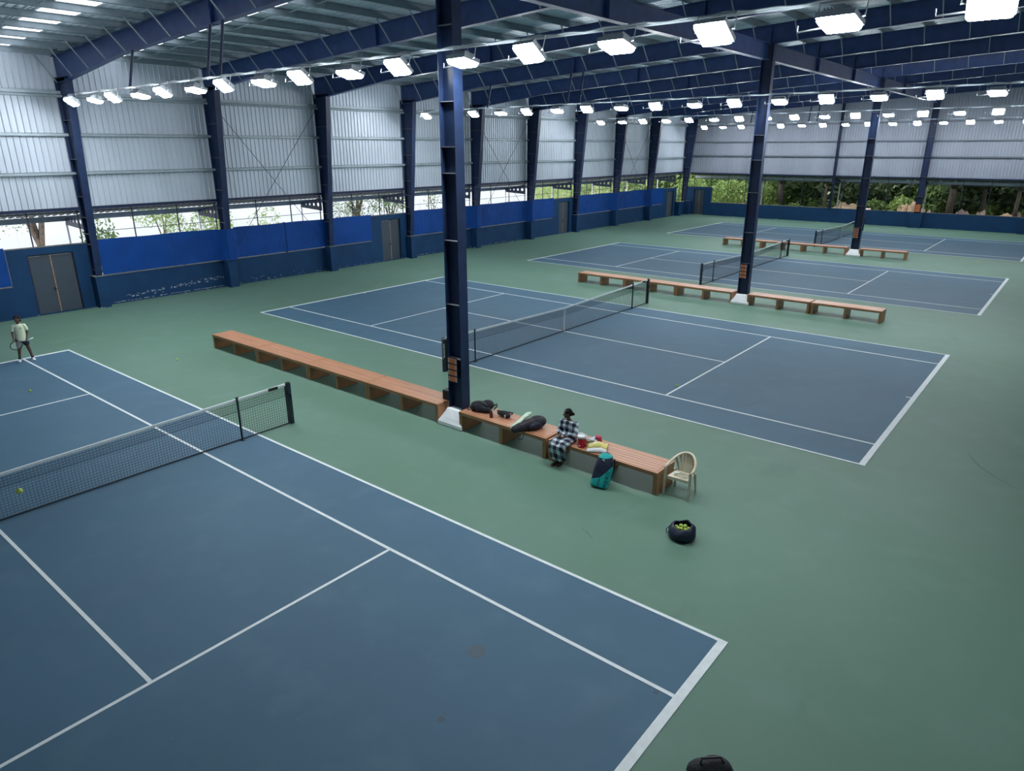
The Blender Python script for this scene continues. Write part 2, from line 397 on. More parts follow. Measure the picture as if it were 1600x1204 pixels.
# ------------------------------------------------------------------ left wall
GIRTS = [8.67, 7.12, 5.62, 4.2]
wall_left = structure('wall_left')
DOORS = {-1: (6.03, 6.73, 8.45), 2: (24.60, 25.35, 26.86), 5: (42.95, 43.75, 45.15), 8: (61.2, 62.05, 63.5)}
XI = XW-.23
low = MB(); 
for k in range(-3, 10):
    y0, y1 = YK(k), min(YK(k+1), YB)
    if k not in DOORS: low.box(XI, XW, y0, y1, 0, 1.28)
    else:
        p0, d0, d1 = DOORS[k]
        low.box(XI, XW, y0, p0, 0, 1.28); low.box(XI, XW, p0, d0, 0, 2.75); low.box(XI, XW, d1, y1, 0, 2.75); low.box(XI, XW, d0, d1, 2.47, 2.75)
low.build('masonry', M_mason, wall_left)
cb = MB()
for k in range(-3, 10):
    y0, y1 = YK(k), min(YK(k+1), YB)
    if k not in DOORS: cb.box(XI-.01, XW+.015, y0+.22, y1-.22, 1.28, 1.305)
    else:
        p0, d0, d1 = DOORS[k]; cb.box(XI-.01, XW+.015, y0+.22, p0-.02, 1.28, 1.305); cb.box(XI-.01, XW+.015, p0, y1-.05, 2.75, 2.775)
cb.build('ledge', M_concrete, wall_left)
for k in range(-2, 11):
    y = min(YK(k), YB-.35)
    p = MB().box(XW-.02, -17.98, y-.22, y+.22, 0, 1.36).build('pedestal', M_mason, wall_left)
    MB().box(XW-.02, -17.96, y-.24, y+.24, 1.36, 1.385).build('pedestal_cap', M_concrete, p)
pp = MB()
def flake(y, z, w, h):
    n = 7; P = []
    for i in range(n):
        a = 2*PI*i/n; r = rnd.uniform(.45, 1.0); P.append((XW+.003, y+w*r*math.cos(a), z+h*r*math.sin(a)))
    pp.add(P, [tuple(range(n))])
for i in range(90):
    y = 10.3+4.6*(i/90)**.9+rnd.uniform(-.1, .1)
    if 12.0 < y < 12.25: continue
    flake(y, .26+.05*(y-10.3)+rnd.gauss(0, .045), rnd.uniform(.02, .09), rnd.uniform(.008, .03))
for i in range(150):
    y = rnd.uniform(10.0, 40) if i > 60 else rnd.uniform(9.7, 15); flake(y, rnd.uniform(.055, .085), rnd.uniform(.03, .14), rnd.uniform(.006, .016))
for i in range(14): flake(rnd.uniform(15.6, 21), rnd.uniform(.1, .3), rnd.uniform(.02, .06), .012)
pp.build('peeled_paint', M_peel, wall_left, recalc=False)['kind'] = 'stuff'
sk = MB(); sk.box(XW, XW+.03, YF, YB, 0, .05)
sk.build('skirting_fillet', M_mason, wall_left)
for k in range(-3, 10):
    y0, y1 = YK(k), min(YK(k+1), YB)
    sheet((XW-.10, y0, 4.15), (0, 1, 0), (0, 0, 1), (1, 0, 0), y1-y0, 5.95, parent=wall_left)
    for i, z in enumerate(GIRTS):
        g = MB()
        if i == 0:
            g.box(XW-.06, XW+.10, y0, y1, z-.02, z+.10); g.tube([(XW+.14, y0, z-.10), (XW+.14, y1, z-.10)], .055, 10)
        else:
            g.box(XW-.06, XW+.09, y0, y1, z+.045, z+.06); g.box(XW+.075, XW+.09, y0, y1, z-.05, z+.06); g.box(XW-.06, XW+.09, y0, y1, z-.06, z-.045)
        g.build('girt', M_navyd if i == 3 else M_galv, wall_left)
    if k % 3 == 1:
        for a, b in ((0, 1), (1, 0)):
            MB().tube([(XW+.22, y0+.15+a*(y1-y0-.3), 8.55), (XW+.22, y0+.15+b*(y1-y0-.3), 1.45)], .013, 6).build('brace_rod', M_navyd, wall_left)
# awning outside the left wall
def bracket_curve():
    cu_ = bpy.data.curves.new('awning_bracket', 'CURVE'); cu_.dimensions = '2D'; cu_.fill_mode = 'BOTH'; cu_.extrude = .012
    def poly(P):
        s_ = cu_.splines.new('POLY'); s_.points.add(len(P)-1)
        for q, p in zip(s_.points, P): q.co = (p[0], p[1], 0, 1)
        s_.use_cyclic_u = True
    poly([(0, -.70), (0, 0), (-1.97, -.33), (-1.97, -.60)])
    for cx, r in ((-.3, .125), (-.72, .10), (-1.1, .08), (-1.45, .06)):
        cy = -.35-.06*(-cx/1.97)
        poly([(cx+r*math.cos(a*PI/10), cy+r*math.sin(a*PI/10)) for a in range(20)])
    cu_.materials.append(M_navyd); return cu_
BRC = bracket_curve()
def awning(wall, o, t, n, L, holes_at, m_beam=None):
    """lean-to roof outside a wall; o on the outer face at the wall foot, t along, n outward"""
    o, t, n = map(Vector, (o, t, n)); up = Vector((0, 0, 1))
    nseg = max(1, int(round(L/6.105)))
    for i in range(nseg):
        a = o+t*(L/nseg*i)+up*4.16
        P = rib_profile(L/nseg, .28, .15, .085)
        A = [a+t*x+up*h for x, h in P]; B = [a+t*x+up*(h-.375)+n*2.05 for x, h in P]
        MB().loft([A, B], cap=False, closed=False).build('awning_sheet', M_awn, wall, recalc=False)
        q = a+n*1.95-up*.50
        MB().obox(q+t*(L/nseg/2), t*(L/nseg/2), n*.035, up*.115).build('awning_beam', m_beam or M_galv, wall)
    for s in holes_at:
        p = o+t*s
        br = link('awning_bracket', BRC, wall); 
        # local x runs to the wall (-x outward), local y is up
        br.matrix_world = Matrix(((-n.x, 0, t.x, p.x), (-n.y, 0, t.y, p.y), (0, 1, 0, 3.98), (0, 0, 0, 1)))
        b0 = p+n*1.95
        MB().tube([b0+up*-.32, b0+up*3.50], .05, 10).build('awning_post', M_white, wall)
awning(wall_left, (XI, YF, 0), (0, 1, 0), (-1, 0, 0), YB-YF+.3, [YK(k)-YF for k in range(-2, 10)])
# window bays of the left wall
wn = 0
for k in range(-3, 10):
    wn += 1
    y0, y1 = YK(k), min(YK(k+1), YB)
    zb = 1.3; P0 = None
    w = structure('window_%d' % wn)
    w_top = MB().box(XI+.10, XI+.14, y0+.1, y1-.1, 4.05, 4.10).build('window_rail', M_frame, w)
    for f in (.33, .66, .965):
        y = y0+(y1-y0)*f; z0 = 1.305
        if k in DOORS and y > DOORS[k][0]: z0 = 2.775
        MB().box(XI+.10, XI+.14, y-.022, y+.022, z0, 4.12).build('mullion_or_dark_strip', M_frame, w)
    if k == 1: MB().box(XW-.03, XW+.03, 18.64, 18.77, 1.305, 2.88).build('mullion_or_dark_strip', M_frame, w)  # dark strip added behind the tarpaulin seam so the gap stays dark
    ye = DOORS[k][0] if k in DOORS else y1-.12
    MB().box(XI+.11, XI+.13, y0+.12, ye, 3.19, 3.215).build('window_rail', M_frame, w)
# doors of the left wall
dn = 0
def make_door(name, w, h, mirror=False):
    """door in local frame: x along the wall, y into the hall"""
    d = MB(); d.box(-w/2, -w/2+.06, -.05, .035, 0, h); d.box(w/2-.06, w/2, -.05, .035, 0, h); d.box(-w/2+.06, w/2-.06, -.05, .035, h-.06, h)
    o = d.build(name, M_dframe); o['kind'] = 'structure'
    for s in (-1, 1):
        a, b = sorted((s*.022, s*(w/2-.07)))
        l = MB().box(a, b, -.02, .012, .02, h-.07).build('door_leaf', M_door, o)
    MB().box(-.022, .022, -.02, .022, .02, h-.07).build('door_strip', M_rust, o)
    hd = MB(); hd.box(.03, .06, .012, .03, .88, 1.08); hd.tube([(.045, .03, .93), (.045, .06, .94), (.045, .06, 1.02), (.045, .03, 1.03)], .009, 8); hd.bar((-.05, .035, 1.0), (.16, .035, 1.04), .02)
    hd.build('door_handle', M_black, o)
    return o
for k in sorted(DOORS):
    dn += 1
    p0, d0, d1 = DOORS[k]
    o = make_door('door_%d' % dn, d1-d0, 2.47); o.location = (XW-.11, (d0+d1)/2, 0); o.rotation_euler = (0, 0, -PI/2)
# ------------------------------------------------------------------ back wall
wall_back = structure('wall_back')
BD = (-17.75, -16.62, -15.9)       # door left, door right, high panel end
lb = MB(); lb.box(XI, BD[0], YB, YB+.23, 0, 2.75); lb.box(BD[1], BD[2], YB, YB+.23, 0, 2.75); lb.box(BD[0], BD[1], YB, YB+.23, 2.47, 2.75); lb.box(BD[2], XR, YB, YB+.23, 0, 1.26)
lb.build('masonry', M_mason, wall_back)
lb = MB(); lb.box(XI, BD[2], YB-.01, YB+.24, 2.75, 2.775); lb.box(BD[2], XR, YB-.01, YB+.24, 1.26, 1.285)
lb.build('ledge', M_concrete, wall_back)
BCOL = [-11.5, -4.25, 2.95, 10.75, 17.6]
edges = [XI]+BCOL+[XR]
for a, b in zip(edges[:-1], edges[1:]):
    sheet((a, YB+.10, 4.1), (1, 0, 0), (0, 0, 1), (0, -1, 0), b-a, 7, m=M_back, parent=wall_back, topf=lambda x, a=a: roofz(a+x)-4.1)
    for i, z in enumerate([8.55, 7.08, 5.8, 4.1]):
        g = MB(); g.box(a, b, YB-.07, YB+.05, z-.05, z+.05)
        g.build('girt', M_navyd if i == 3 else M_gback, wall_back)
o = make_door('door_%d' % (dn+1), BD[1]-BD[0], 2.47); o.location = ((BD[0]+BD[1])/2, YB+.11, 0); o.rotation_euler = (0, 0, PI)
awning(wall_back, (XI, YB+.23, 0), (1, 0, 0), (0, 1, 0), XR-XI, [x-XI for x in BCOL], M_sheet)
for a, b in zip(edges[:-1], edges[1:]):
    wn += 1; w = structure('window_%d' % wn)
    for z in (3.56, 3.92): MB().box(a, b, YB+.08, YB+.12, z, z+.05).build('window_rail', M_frame, w)
    MB().box(max(a, BD[2]), b, YB+.09, YB+.105, 2.35, 2.37).build('window_rail', M_frame, w)
    n = 4; 
    for i in range(n):
        x = a+(b-a)*(i+.5)/n
        MB().box(x-.02, x+.02, YB+.08, YB+.12, 1.285 if x > BD[2] else 2.775, 4.1).build('mullion_or_dark_strip', M_frame, w)
# right and front walls, beyond the frame
for nm, o_, t_, n_, L in (('wall_right', (XR, YF, 0), (0, 1, 0), (1, 0, 0), YB-YF), ('wall_front', (XI, YF, 0), (1, 0, 0), (0, -1, 0), XR-XI)):
    w = structure(nm); o_, t_, n_ = map(Vector, (o_, t_, n_)); c = o_+t_*L/2+n_*.115
    MB().obox(c+Vector((0, 0, 1.5)), t_*L/2, n_*.115, (0, 0, 1.5)).build('masonry', M_mason, w)
    tf = (lambda x: roofz(XI+x)-4.15) if nm == 'wall_front' else (lambda x: roofz(XR)-4.15)
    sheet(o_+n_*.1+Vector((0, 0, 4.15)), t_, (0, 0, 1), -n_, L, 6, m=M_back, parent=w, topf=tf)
    for z in GIRTS: MB().obox(c+Vector((0, 0, z))-n_*.1, t_*L/2, n_*.06, (0, 0, .06)).build('girt', M_galv, w)
    awning(w, o_+n_*.23, t_, n_, L, [L*i/6 for i in range(1, 6)])
# ------------------------------------------------------------------ ceiling
ceiling = structure('ceiling')
SKY = [(6.55, 7.65, -20, -3.2), (10.75, 11.8, -20, -3.2), (43.6, 44.75, -.6, 30)]
cuts = []
y = YF-.4
for a, b, *_ in SKY:
    cuts.append((y, a, None)); y = b
cuts.append((y, YB+.4, None)); cuts += [(a, b, (c, d)) for a, b, c, d in SKY]
xa, xb = XI-.5, XR+.5
sl = Vector((1, 0, .052))
def roof_piece(y0, y1, x0, x1, sky):
    sheet((x0, y0, roofz(x0)), (0, 1, 0), sl, (0, 0, 1), y1-y0, x1-x0, pitch=.25, rib=.06, dep=.03, name='skylight_sheet' if sky else 'roof_sheet', m=M_sky if sky else M_roof, parent=ceiling)
for a, b, sky in cuts:
    if sky:
        c, d = max(xa, sky[0]), min(xb, sky[1]); roof_piece(a, b, c, d, True)
        if c > xa: roof_piece(a, b, xa, c, False)
        if d < xb: roof_piece(a, b, d, xb, False)
    else:
        n = max(1, int(round((b-a)/6)))
        for i in range(n): roof_piece(a+(b-a)*i/n, a+(b-a)*(i+1)/n, xa, xb, False)
PX = [-18.3+1.62*i for i in range(24)]
pz = MB()
def zsec(x, z, y0, y1):
    q = MB(); t = .012; h = .21; w = .07
    q.box(x-t/2, x+t/2, y0, y1, z-h, z); q.box(x-t/2, x+w, y0, y1, z-t, z); q.box(x-w, x+t/2, y0, y1, z-h, z-h+t); q.box(x-w, x-w+t, y0, y1, z-h, z-h+.03)
    return q
pm = zsec(0, 0, YF, YB).mesh('purlin', M_pur)
for x in PX:
    link('purlin', pm, ceiling, (x, 0, roofz(x)-.005))
for k in range(-3, 9):
    yy = YK(k)+3.05
    MB().tube([(-18.3, yy, roofz(-18.3)-.12), (XR-.5, yy, roofz(XR-.5)-.12)], .012, 5).build('sag_rod', M_galv, ceiling)
# rafters
def rafter_bottom(x):
    top = roofz(x)-.225
    t = min(1, max(0, (x+17.6)/5.2)); return top-(.98*(1-t)+.70*t)
rx = [-18.46, -17.6, -15, -12.4, -7, 0, 8, 15, XR]
def rafter_mesh():
    q = MB(); fw = .125
    for x0, x1 in zip(rx[:-1], rx[1:]):
        t0, t1, b0, b1 = roofz(x0)-.225, roofz(x1)-.225, rafter_bottom(x0), rafter_bottom(x1)
        q.loft([[(x0, -.006, b0), (x0, .006, b0), (x0, .006, t0), (x0, -.006, t0)], [(x1, -.006, b1), (x1, .006, b1), (x1, .006, t1), (x1, -.006, t1)]])
        for z0, z1 in ((t0, t1), (b0+.014, b1+.014)):
            q.loft([[(x0, -fw, z0-.014), (x0, fw, z0-.014), (x0, fw, z0), (x0, -fw, z0)], [(x1, -fw, z1-.014), (x1, fw, z1-.014), (x1, fw, z1), (x1, -fw, z1)]])
    for x in (-6.1, 3.3, 13):
        q.box(x-.02, x+.02, -fw, fw, rafter_bottom(x)-.02, roofz(x)-.225)
    return q.mesh('rafter', M_navy)
RM = rafter_mesh()
brace_me = {}
for k in range(-3, 10):
    r = link('rafter', RM, ceiling, (0, YK(k), 0))
    for i, x in enumerate(PX[:-1]):
        for s in ((-1, 1) if k in (0, 1) else (-1,)):
            if (i, s) not in brace_me:
                brace_me[i, s] = MB().bar((x, s*.10, rafter_bottom(x)+.03), (x, s*.72, roofz(x)-.19), .035, .035).mesh('flange_brace', M_galv)
            link('flange_brace', brace_me[i, s], r)
# jack beams along the line of inner columns
XCOL, YCOL0 = 3.30, 9.10
YCOL = [YCOL0+PITCH*i for i in range(-1, 4)]
for a, b in zip(YCOL[:-1], YCOL[1:]):
    q = MB(); z0, z1 = 9.86, 10.46
    q.box(XCOL-.007, XCOL+.007, a+.2, b-.2, z0, z1); q.box(XCOL-.13, XCOL+.13, a+.2, b-.2, z0, z0+.016); q.box(XCOL-.13, XCOL+.13, a+.2, b-.2, z1-.016, z1)
    for f in (1/3, 2/3):
        y = a+(b-a)*f; q.box(XCOL-.13, XCOL+.13, y-.012, y+.012, z0, z1)
    q.build('jack_beam', M_navy, ceiling)

# ------------------------------------------------------------------ columns
def i_column(t, x0, x1, yh, z0, z1, stiff, m, flip=False):
    """I column with its web in the plane y=0 of thing t, flanges at x0 and x1"""
    f = .016
    for a, b in ((x0, x0+f), (x1-f, x1)):
        MB().box(a, b, -yh, yh, z0, z1).build('flange', m, t)
    MB().box(x0+f, x1-f, -.006, .006, z0, z1).build('web', m, t)
    for z in stiff:
        MB().box(x0+f, x1-f, -yh+.01, -.006, z-.006, z+.006).build('stiffener', M_stiff_lit, t)
words = ['first', 'second', 'third', 'fourth', 'fifth', 'sixth', 'seventh', 'eighth', 'ninth', 'tenth', 'eleventh', 'twelfth',
         'thirteenth', 'fourteenth', 'fifteenth', 'sixteenth', 'seventeenth', 'eighteenth', 'nineteenth', 'twentieth', 'twenty-first', 'twenty-second', 'twenty-third', 'twenty-fourth']
wall_lab = ['navy steel wall column just right of the nearest grey door', 'navy wall column wrapped at its foot by the tarpaulin of the first window bay',
            'navy wall column at the right end of the first cross-braced bay', 'navy wall column just right of the second grey door',
            'navy wall column half hidden behind the nearest inner column', 'navy wall column at the right end of the second cross-braced bay',
            'navy wall column just right of the third grey door', 'navy wall column at the left of the farthest cross-braced bay',
            'navy wall column at the right end of the farthest cross-braced bay', 'navy wall column in the far corner between two grey doors']
for k in range(-1, 10):
    y = YK(k) if k < 9 else 65.35
    lab = wall_lab[k] if k >= 0 else 'navy wall column left of the nearest grey door, at the frame edge'
    t = thing('wall_column', lab, 'column', (-18, y, 1.385), group='steel columns along the left wall')
    z1 = 9.23-1.385; xo = -.46; xin = lambda z: -.12+.76*z/z1; fy = .14
    MB().box(xo, xo+.014, -fy, fy, 0, z1).build('flange', M_navyw, t)
    MB().loft([[(xin(z)-.014, -fy, z), (xin(z), -fy, z), (xin(z), fy, z), (xin(z)-.014, fy, z)] for z in (0, z1)]).build('flange', M_navyw, t)
    MB().loft([[(xo+.014, -.006, z), (xin(z)-.014, -.006, z), (xin(z)-.014, .006, z), (xo+.014, .006, z)] for z in (0, z1)]).build('web', M_navyw, t)
    for h in (1.62, 2.71, 3.15, 3.84, 4.68, 6.17, 7.66):
        z = h-1.385; MB().box(xo+.014, xin(z)-.014, -fy+.02, -.006, z-.007, z+.007).build('stiffener', M_stiff_lit, t)
    MB().box(-.48, .68, -.17, .17, 9.22-1.385, 9.245-1.385).build('cap_plate', M_navyd, t)
for i, x in enumerate(BCOL):
    wide = i in (2, 3)
    lab = ['navy back wall column hidden behind the second inner column', 'slim navy back wall column above the blue wall, nearest the left corner',
           'wide navy back wall column carrying an orange sign', 'navy back wall column at the right edge of the frame', 'navy back wall column beyond the right edge of the frame'][i]
    if wide:
        t = thing('back_column', lab, 'column', (x, YB-.3, 0), group='steel columns of the back wall')
        p = MB().box(-.55, .42, -.12, .3, 0, 1.24).build('pedestal', M_mason, t)
        i_column(t, -.24, .24, .13, 1.24, roofz(x)-.6, [2.6, 4.2, 5.8, 7.4], M_navyd)
        if i == 2:
            sg = MB().box(-.2, .2, -.15, -.135, 1.34, 1.98).build('sign', M_navyd, t)
            for j in range(4): MB().box(-.2, .2, -.162, -.15, 1.36+.155*j, 1.48+.155*j).build('sign_strip', M_orange, sg)
    else:
        t = thing('back_column', lab, 'column', (x, YB-.12, 0), group='steel columns of the back wall')
        i_column(t, -.1, .1, .11, 1.26 if i else 1.26, roofz(x)-.3, [3.5, 6], M_navyd)
inner_lab = ['tall navy inner column behind the camera', 'tall dark navy inner column nearest the camera, between two rows of benches with a white foot',
             'tall navy inner column behind the second court, beside the middle bench row', 'tall navy inner column behind the third court, beside the farthest benches']
for i, y in enumerate(YCOL[:4]):
    t = thing('inner_column', inner_lab[i], 'column', (XCOL, y, 0), group='inner columns with white concrete feet')
    zt = 9.86 if i != 9 else 10
    i_column(t, -.23, .23, .14, .40, 10.46, [1.72, 3.05, 4.55, 6.04, 6.6, 7.53, 9.02] if i == 1 else [1.78, 3.1, 4.76, 6.07, 7.05, 8.56], M_navyd)
    # white sloping concrete foot
    q = MB(); prof = []
    for z, gx, gy in ((0, .42, .40), (.10, .41, .39), (.22, .34, .32), (.34, .28, .24), (.42, .255, .19)):
        prof.append([(-gx, -gy, z), (gx, -gy, z), (gx, gy, z), (-gx, gy, z)])
    q.loft(prof); bevel(q.build('concrete_foot', M_white, t), .03, 3)['label'] = 'white painted concrete foot'
    # orange sign on the side facing the courts
    z0 = 1.14
    sg = MB().box(-.215, .10, -.155, -.142, z0-.02, z0+.62).build('sign', M_navyd, t); sg['label'] = 'orange and black sign of stacked strips'
    for j in range(4):
        a = z0+.155*j
        MB().box(-.20, .09, -.163, -.155, a, a+.118).build('sign_strip', M_orange, sg)
        e = MB(); e.box(-.20, -.155, -.1665, -.163, a, a+.118); e.box(.045, .09, -.1665, -.163, a, a+.118)
        e.build('sign_edge', M_signg, sg)
# ------------------------------------------------------------------ tarpaulins
def tarp(y0, y1, wrap, lab, ztop=2.86):
    P = []; y = y0
    ys = sorted(set([y0, y1]+[y0+(y1-y0)*i/int((y1-y0)/.16) for i in range(int((y1-y0)/.16)+1)]))
    nz_ = 10; mb = MB(); rings = []
    for y in ys:
        x = XW+.05
        for w in wrap:
            d = abs(y-w)
            if d < .55: x = max(x, -17.93-max(0, d-.2)*1.45)
        ring = []
        for j in range(nz_+1):
            z = 1.35+(ztop-1.35)*j/nz_
            sag = .012*math.sin((y-y0)*2.1)*(j/nz_)
            nx = noise.noise(Vector((y*1.1, z*1.3, 3)))*.03+noise.noise(Vector((y*4, z*2.2, 9)))*.012
            ring.append((x+abs(nx)+.012, y, z+(sag if j == nz_ else 0)))
        rings.append(ring)
    mb.loft(rings, cap=False, closed=False); mb.smooth = False
    o = mb.build('tarpaulin', M_tarp, recalc=False); tag(o, lab, 'tarpaulin', 'blue tarpaulins along the left wall')
    return o
tarp(-9, 5.98, [], 'blue tarpaulin left of the nearest grey door, cut by the frame edge')
tarp(9.42, 18.69, [YK(1)], 'creased blue tarpaulin right of the nearest door, wrapped over one column')
tarp(18.72, 24.55, [], 'short blue tarpaulin left of the second grey door')
tarp(27.72, 42.9, [YK(4), YK(5)], 'long blue tarpaulin between the second and third grey doors')
tarp(46.05, 61.15, [YK(7), YK(8)], 'farthest blue tarpaulin, right of the third grey door')

# ------------------------------------------------------------------ floodlight rows
row_y = [8.70, 27.0, 45.3, 63.6]
row_z = [8.28, 8.34, 8.42, 8.42]
row_word = ['nearest', 'second', 'third', 'farthest']
def make_flood(tilt, off):
    t = thing('floodlight', 'x', 'floodlight')
    # local: faces -Y tilted down; built facing -Z then rotated
    R = Matrix.Rotation(math.radians(-tilt), 4, 'X')
    tr = lambda mb: [setattr(mb, 'v', [tuple(R@Vector(p)) for p in mb.v]), mb][1]
    h = MB(); h.box(-.27, .27, -.22, .22, -.03, .03); h.box(-.2, .2, -.16, .16, .03, .07)
    for i in range(9): h.box(-.2+.048*i, -.19+.048*i, -.15, .15, .07, .11)
    for a in ((-.27, -.25, -.22, .22), (.25, .27, -.22, .22), (-.27, .27, -.22, -.20), (-.27, .27, .20, .22)): h.box(*a, -.045, -.03)
    tr(h).build('housing', M_house, t)
    l = MB(); l.loft([[(-.25*k, -.20*k, z), (.25*k, -.20*k, z), (.25*k, .20*k, z), (-.25*k, .20*k, z)] for k, z in ((1, -.03), (.97, -.09), (.86, -.125))])
    tr(l).build('lens', M_lamp, t)
    b = MB(); b.tube([(-.33, 0, 0), (-.33, .06, .235), (.33, .06, .235), (.33, 0, 0)], .012, 6); b.tube([(-.34, 0, 0), (-.26, 0, 0)], .014, 6); b.tube([(.34, 0, 0), (.26, 0, 0)], .014, 6)
    b.tube([(0, .06, .235), (0, .06+off+.005, .235)], .014, 6)
    b.build('bracket', M_house, t)
    MB().tube([(-.60, .02, -.03), (-.59, .0, -.12), (-.24, -.02, -.10)], .012, 6).build('bracket_arm', M_house, t)
    return t
floods = [make_flood(36, .05), make_flood(13, .16)]; used = [False, False]
for r in range(4):
    y, z = row_y[r], row_z[r]
    t = thing('lamp_rail', '%s pale rail carrying a row of floodlights, hung under the rafters' % row_word[r], 'rail', (0, y, 0), group='floodlight rails')
    q = MB(); q.tube([(-16.6, .06, z+.235), (XR-.6, .06, z+.235)], .028, 8); q.build('rail_pipe', M_cable, t)
    cab = MB(); pts = []
    for i in range(0, 178):
        x = -16.4+i*.2; pts.append((x, -.01, z+.235+.02*abs(math.sin(i*.35))+.012*math.sin(i*1.7)))
    cab.tube(pts, .016, 5); cab.build('cable', M_cable, t)
    for x in (-11.4, -6.25, -5.55, 12.6, 17.6):
        zt = rafter_bottom(x)
        MB().tube([(x, .1, z+.2), (x, .40, zt+.02)], .045, 8).build('hanger', M_navyd, t)
    for n in range(17):
        x = -15.75+1.805*n
        if x > XR-1: break
        o = floods[n % 2] if not used[n % 2] else copy_tree(floods[n % 2]); used[n % 2] = True
        o.location = (x, y-(.05 if n % 2 else .16), z); o.rotation_euler = (math.radians(rnd.uniform(-3, 3)), 0, math.radians(rnd.uniform(-8, 8)))
        o['label'] = 'glowing floodlight, %s from the left wall in the %s row' % (words[n], row_word[r]); o['group'] = '%s row of floodlights' % row_word[r]

# ------------------------------------------------------------------ nets
def ztop(y): a = abs(y)/6.35; return .914+(1.07-.914)*a
def make_net():
    t = thing('tennis_net', 'x', 'net')
    q = MB(); e = 6.33; c = .0029; step = .062
    n = int(2*e/step)
    for i in range(n+1):
        y = -e+2*e*i/n; z1 = ztop(y)-.03
        q.add([(-c, y, .03), (c, y, .03), (0, y+c*1.6, .03), (-c, y, z1), (c, y, z1), (0, y+c*1.6, z1)], [(0, 1, 4, 3), (1, 2, 5, 4), (2, 0, 3, 5)])
        q.add([(-c+.01, y+.02, z1-.30), (c+.01, y+.02, z1-.30), (.01, y+.02+c*1.6, z1-.30), (-c+.01, y+.02, z1), (c+.01, y+.02, z1), (.01, y+.02+c*1.6, z1)], [(0, 1, 4, 3), (1, 2, 5, 4), (2, 0, 3, 5)])
    m = 24
    def hz(f, w, dx=0):
        r = []
        for i in range(m+1):
            y = -e+2*e*i/m; z = .03+(ztop(y)-.03)*f; r.append([(dx-w, y, z), (dx+w, y, z), (dx, y, z+w*1.6)])
        q.loft(r)
    rows = 16
    for j in range(1, rows): hz(j/rows, c)
    for j in range(5): hz(.72+.055*j, c, .01)
    hz(.685, .006)
    q.build('net_mesh', M_netc, t, recalc=False)['kind'] = 'stuff'
    b = MB(); r = []
    for i in range(m+1):
        y = -e+2*e*i/m; z = ztop(y); r.append([(-.014, y, z-.055), (.014, y, z-.055), (.017, y, z), (-.017, y, z)])
    b.loft(r); b.build('headband', M_band, t)
    b = MB(); r = []
    for i in range(m+1):
        y = -e+2*e*i/m; w = .012; r.append([(-w, y, .012), (w, y, .012), (w, y, .036), (-w, y, .036)])
    b.loft(r); b.build('bottom_cord', M_netc, t)
    for s in (-1, 1):
        b = MB(); b.tube([(0, s*6.32, .03), (0, s*6.32, 1.06)], .012, 6); b.build('side_cord', M_netc, t)
        p = MB(); p.box(-.05, .05, s*6.41-.05, s*6.41+.05, .0, 1.08); p.box(-.03, .03, s*6.41-.03, s*6.41+.03, 1.08, 1.10); p.box(-.06, .06, s*6.41-.06, s*6.41+.06, 0, .012)
        p.box(.05, .09, s*6.41-.02, s*6.41+.02, .72, .80)
        bevel(p.build('net_post', M_post, t), .012)
    MB().box(-.022, -.018, -.025, .025, .02, .92).add([(.018, -.025, .02), (.018, .025, .02), (.018, .025, .92), (.018, -.025, .92)], [(0, 1, 2, 3)]).build('center_strap', M_band, t)
    z = ztop(6.0); MB().box(.015, .021, 5.86, 6.12, z-.075, z+.004).build('maker_tag', M_black, t)['label'] = 'black tag on the white headband'
    return t
def make_stick():
    t = thing('singles_stick', 'x', 'stick')
    MB().tube([(0, 0, .01), (0, 0, 1.07)], .025, 10).build('stick_pole', M_post, t)
    MB().box(-.05, .05, -.04, .04, 0, .014).build('stick_foot', M_post, t)
    MB().box(-.028, .028, -.028, .028, 1.06, 1.09).build('stick_notch', M_black, t)
    return t
net0 = make_net(); stick0 = make_stick()
court_word = ['nearest', 'second', 'third', 'farthest']
for i, yc in enumerate(YC):
    o = net0 if i == 0 else copy_tree(net0); o.location = (0, yc, ZC)
    o['label'] = 'tennis net with white headband across the %s court' % court_word[i]; o['group'] = 'tennis nets'
    for s in (-1, 1):
        if i == 0 and s < 0: continue
        o = stick0 if (i == 0) else copy_tree(stick0); o.location = (.03, yc+s*5.03, ZC)
        o['label'] = 'thin dark singles stick propping the %s net, at its %s end' % (court_word[i], 'near' if s < 0 else 'far'); o['group'] = 'singles sticks'

# ------------------------------------------------------------------ benches
BH, BW = .50, .74
def make_bench(L):
    t = thing('bench', 'x', 'bench')
    q = MB(); q.box(0, L, 0, .055, BH-.085, BH-.002); q.box(0, L, BW-.055, BW, BH-.085, BH-.002); q.box(0, .055, .055, BW-.055, BH-.085, BH-.002); q.box(L-.055, L, .055, BW-.055, BH-.085, BH-.002)
    q.box(.055, L-.055, .055, BW-.055, BH-.05, BH-.018)
    bevel(q.build('seat_frame', M_woode, t), .005)
    n = 6; w = (BW-.11)/n
    for i in range(n):
        a = .055+w*i
        bevel(MB().box(.058, L-.058, a+.004, a+w-.004, BH-.018, BH+rnd.uniform(-.001, .002)).build('plank', M_wood, t), .003)
    for x in (0, L/2-.05, L-.1):
        bevel(MB().box(x, x+.1, .012, BW-.012, 0, BH-.085).build('leg_panel', M_woode, t), .006)
    return t
BEN = {}
def bench(x, y, L, lab, grp):
    key = round(L, 2)
    if key not in BEN: BEN[key] = o = make_bench(L)
    else: o = copy_tree(BEN[key])
    o.location = (x, y, 0); o['label'] = lab; o['group'] = grp
    return o
for i in range(4):
    bench(-8.14+2.755*i, 8.75, 2.745, 'reddish wooden bench, %s from the left end of the nearest long bench run' % words[i], 'benches of the nearest row')
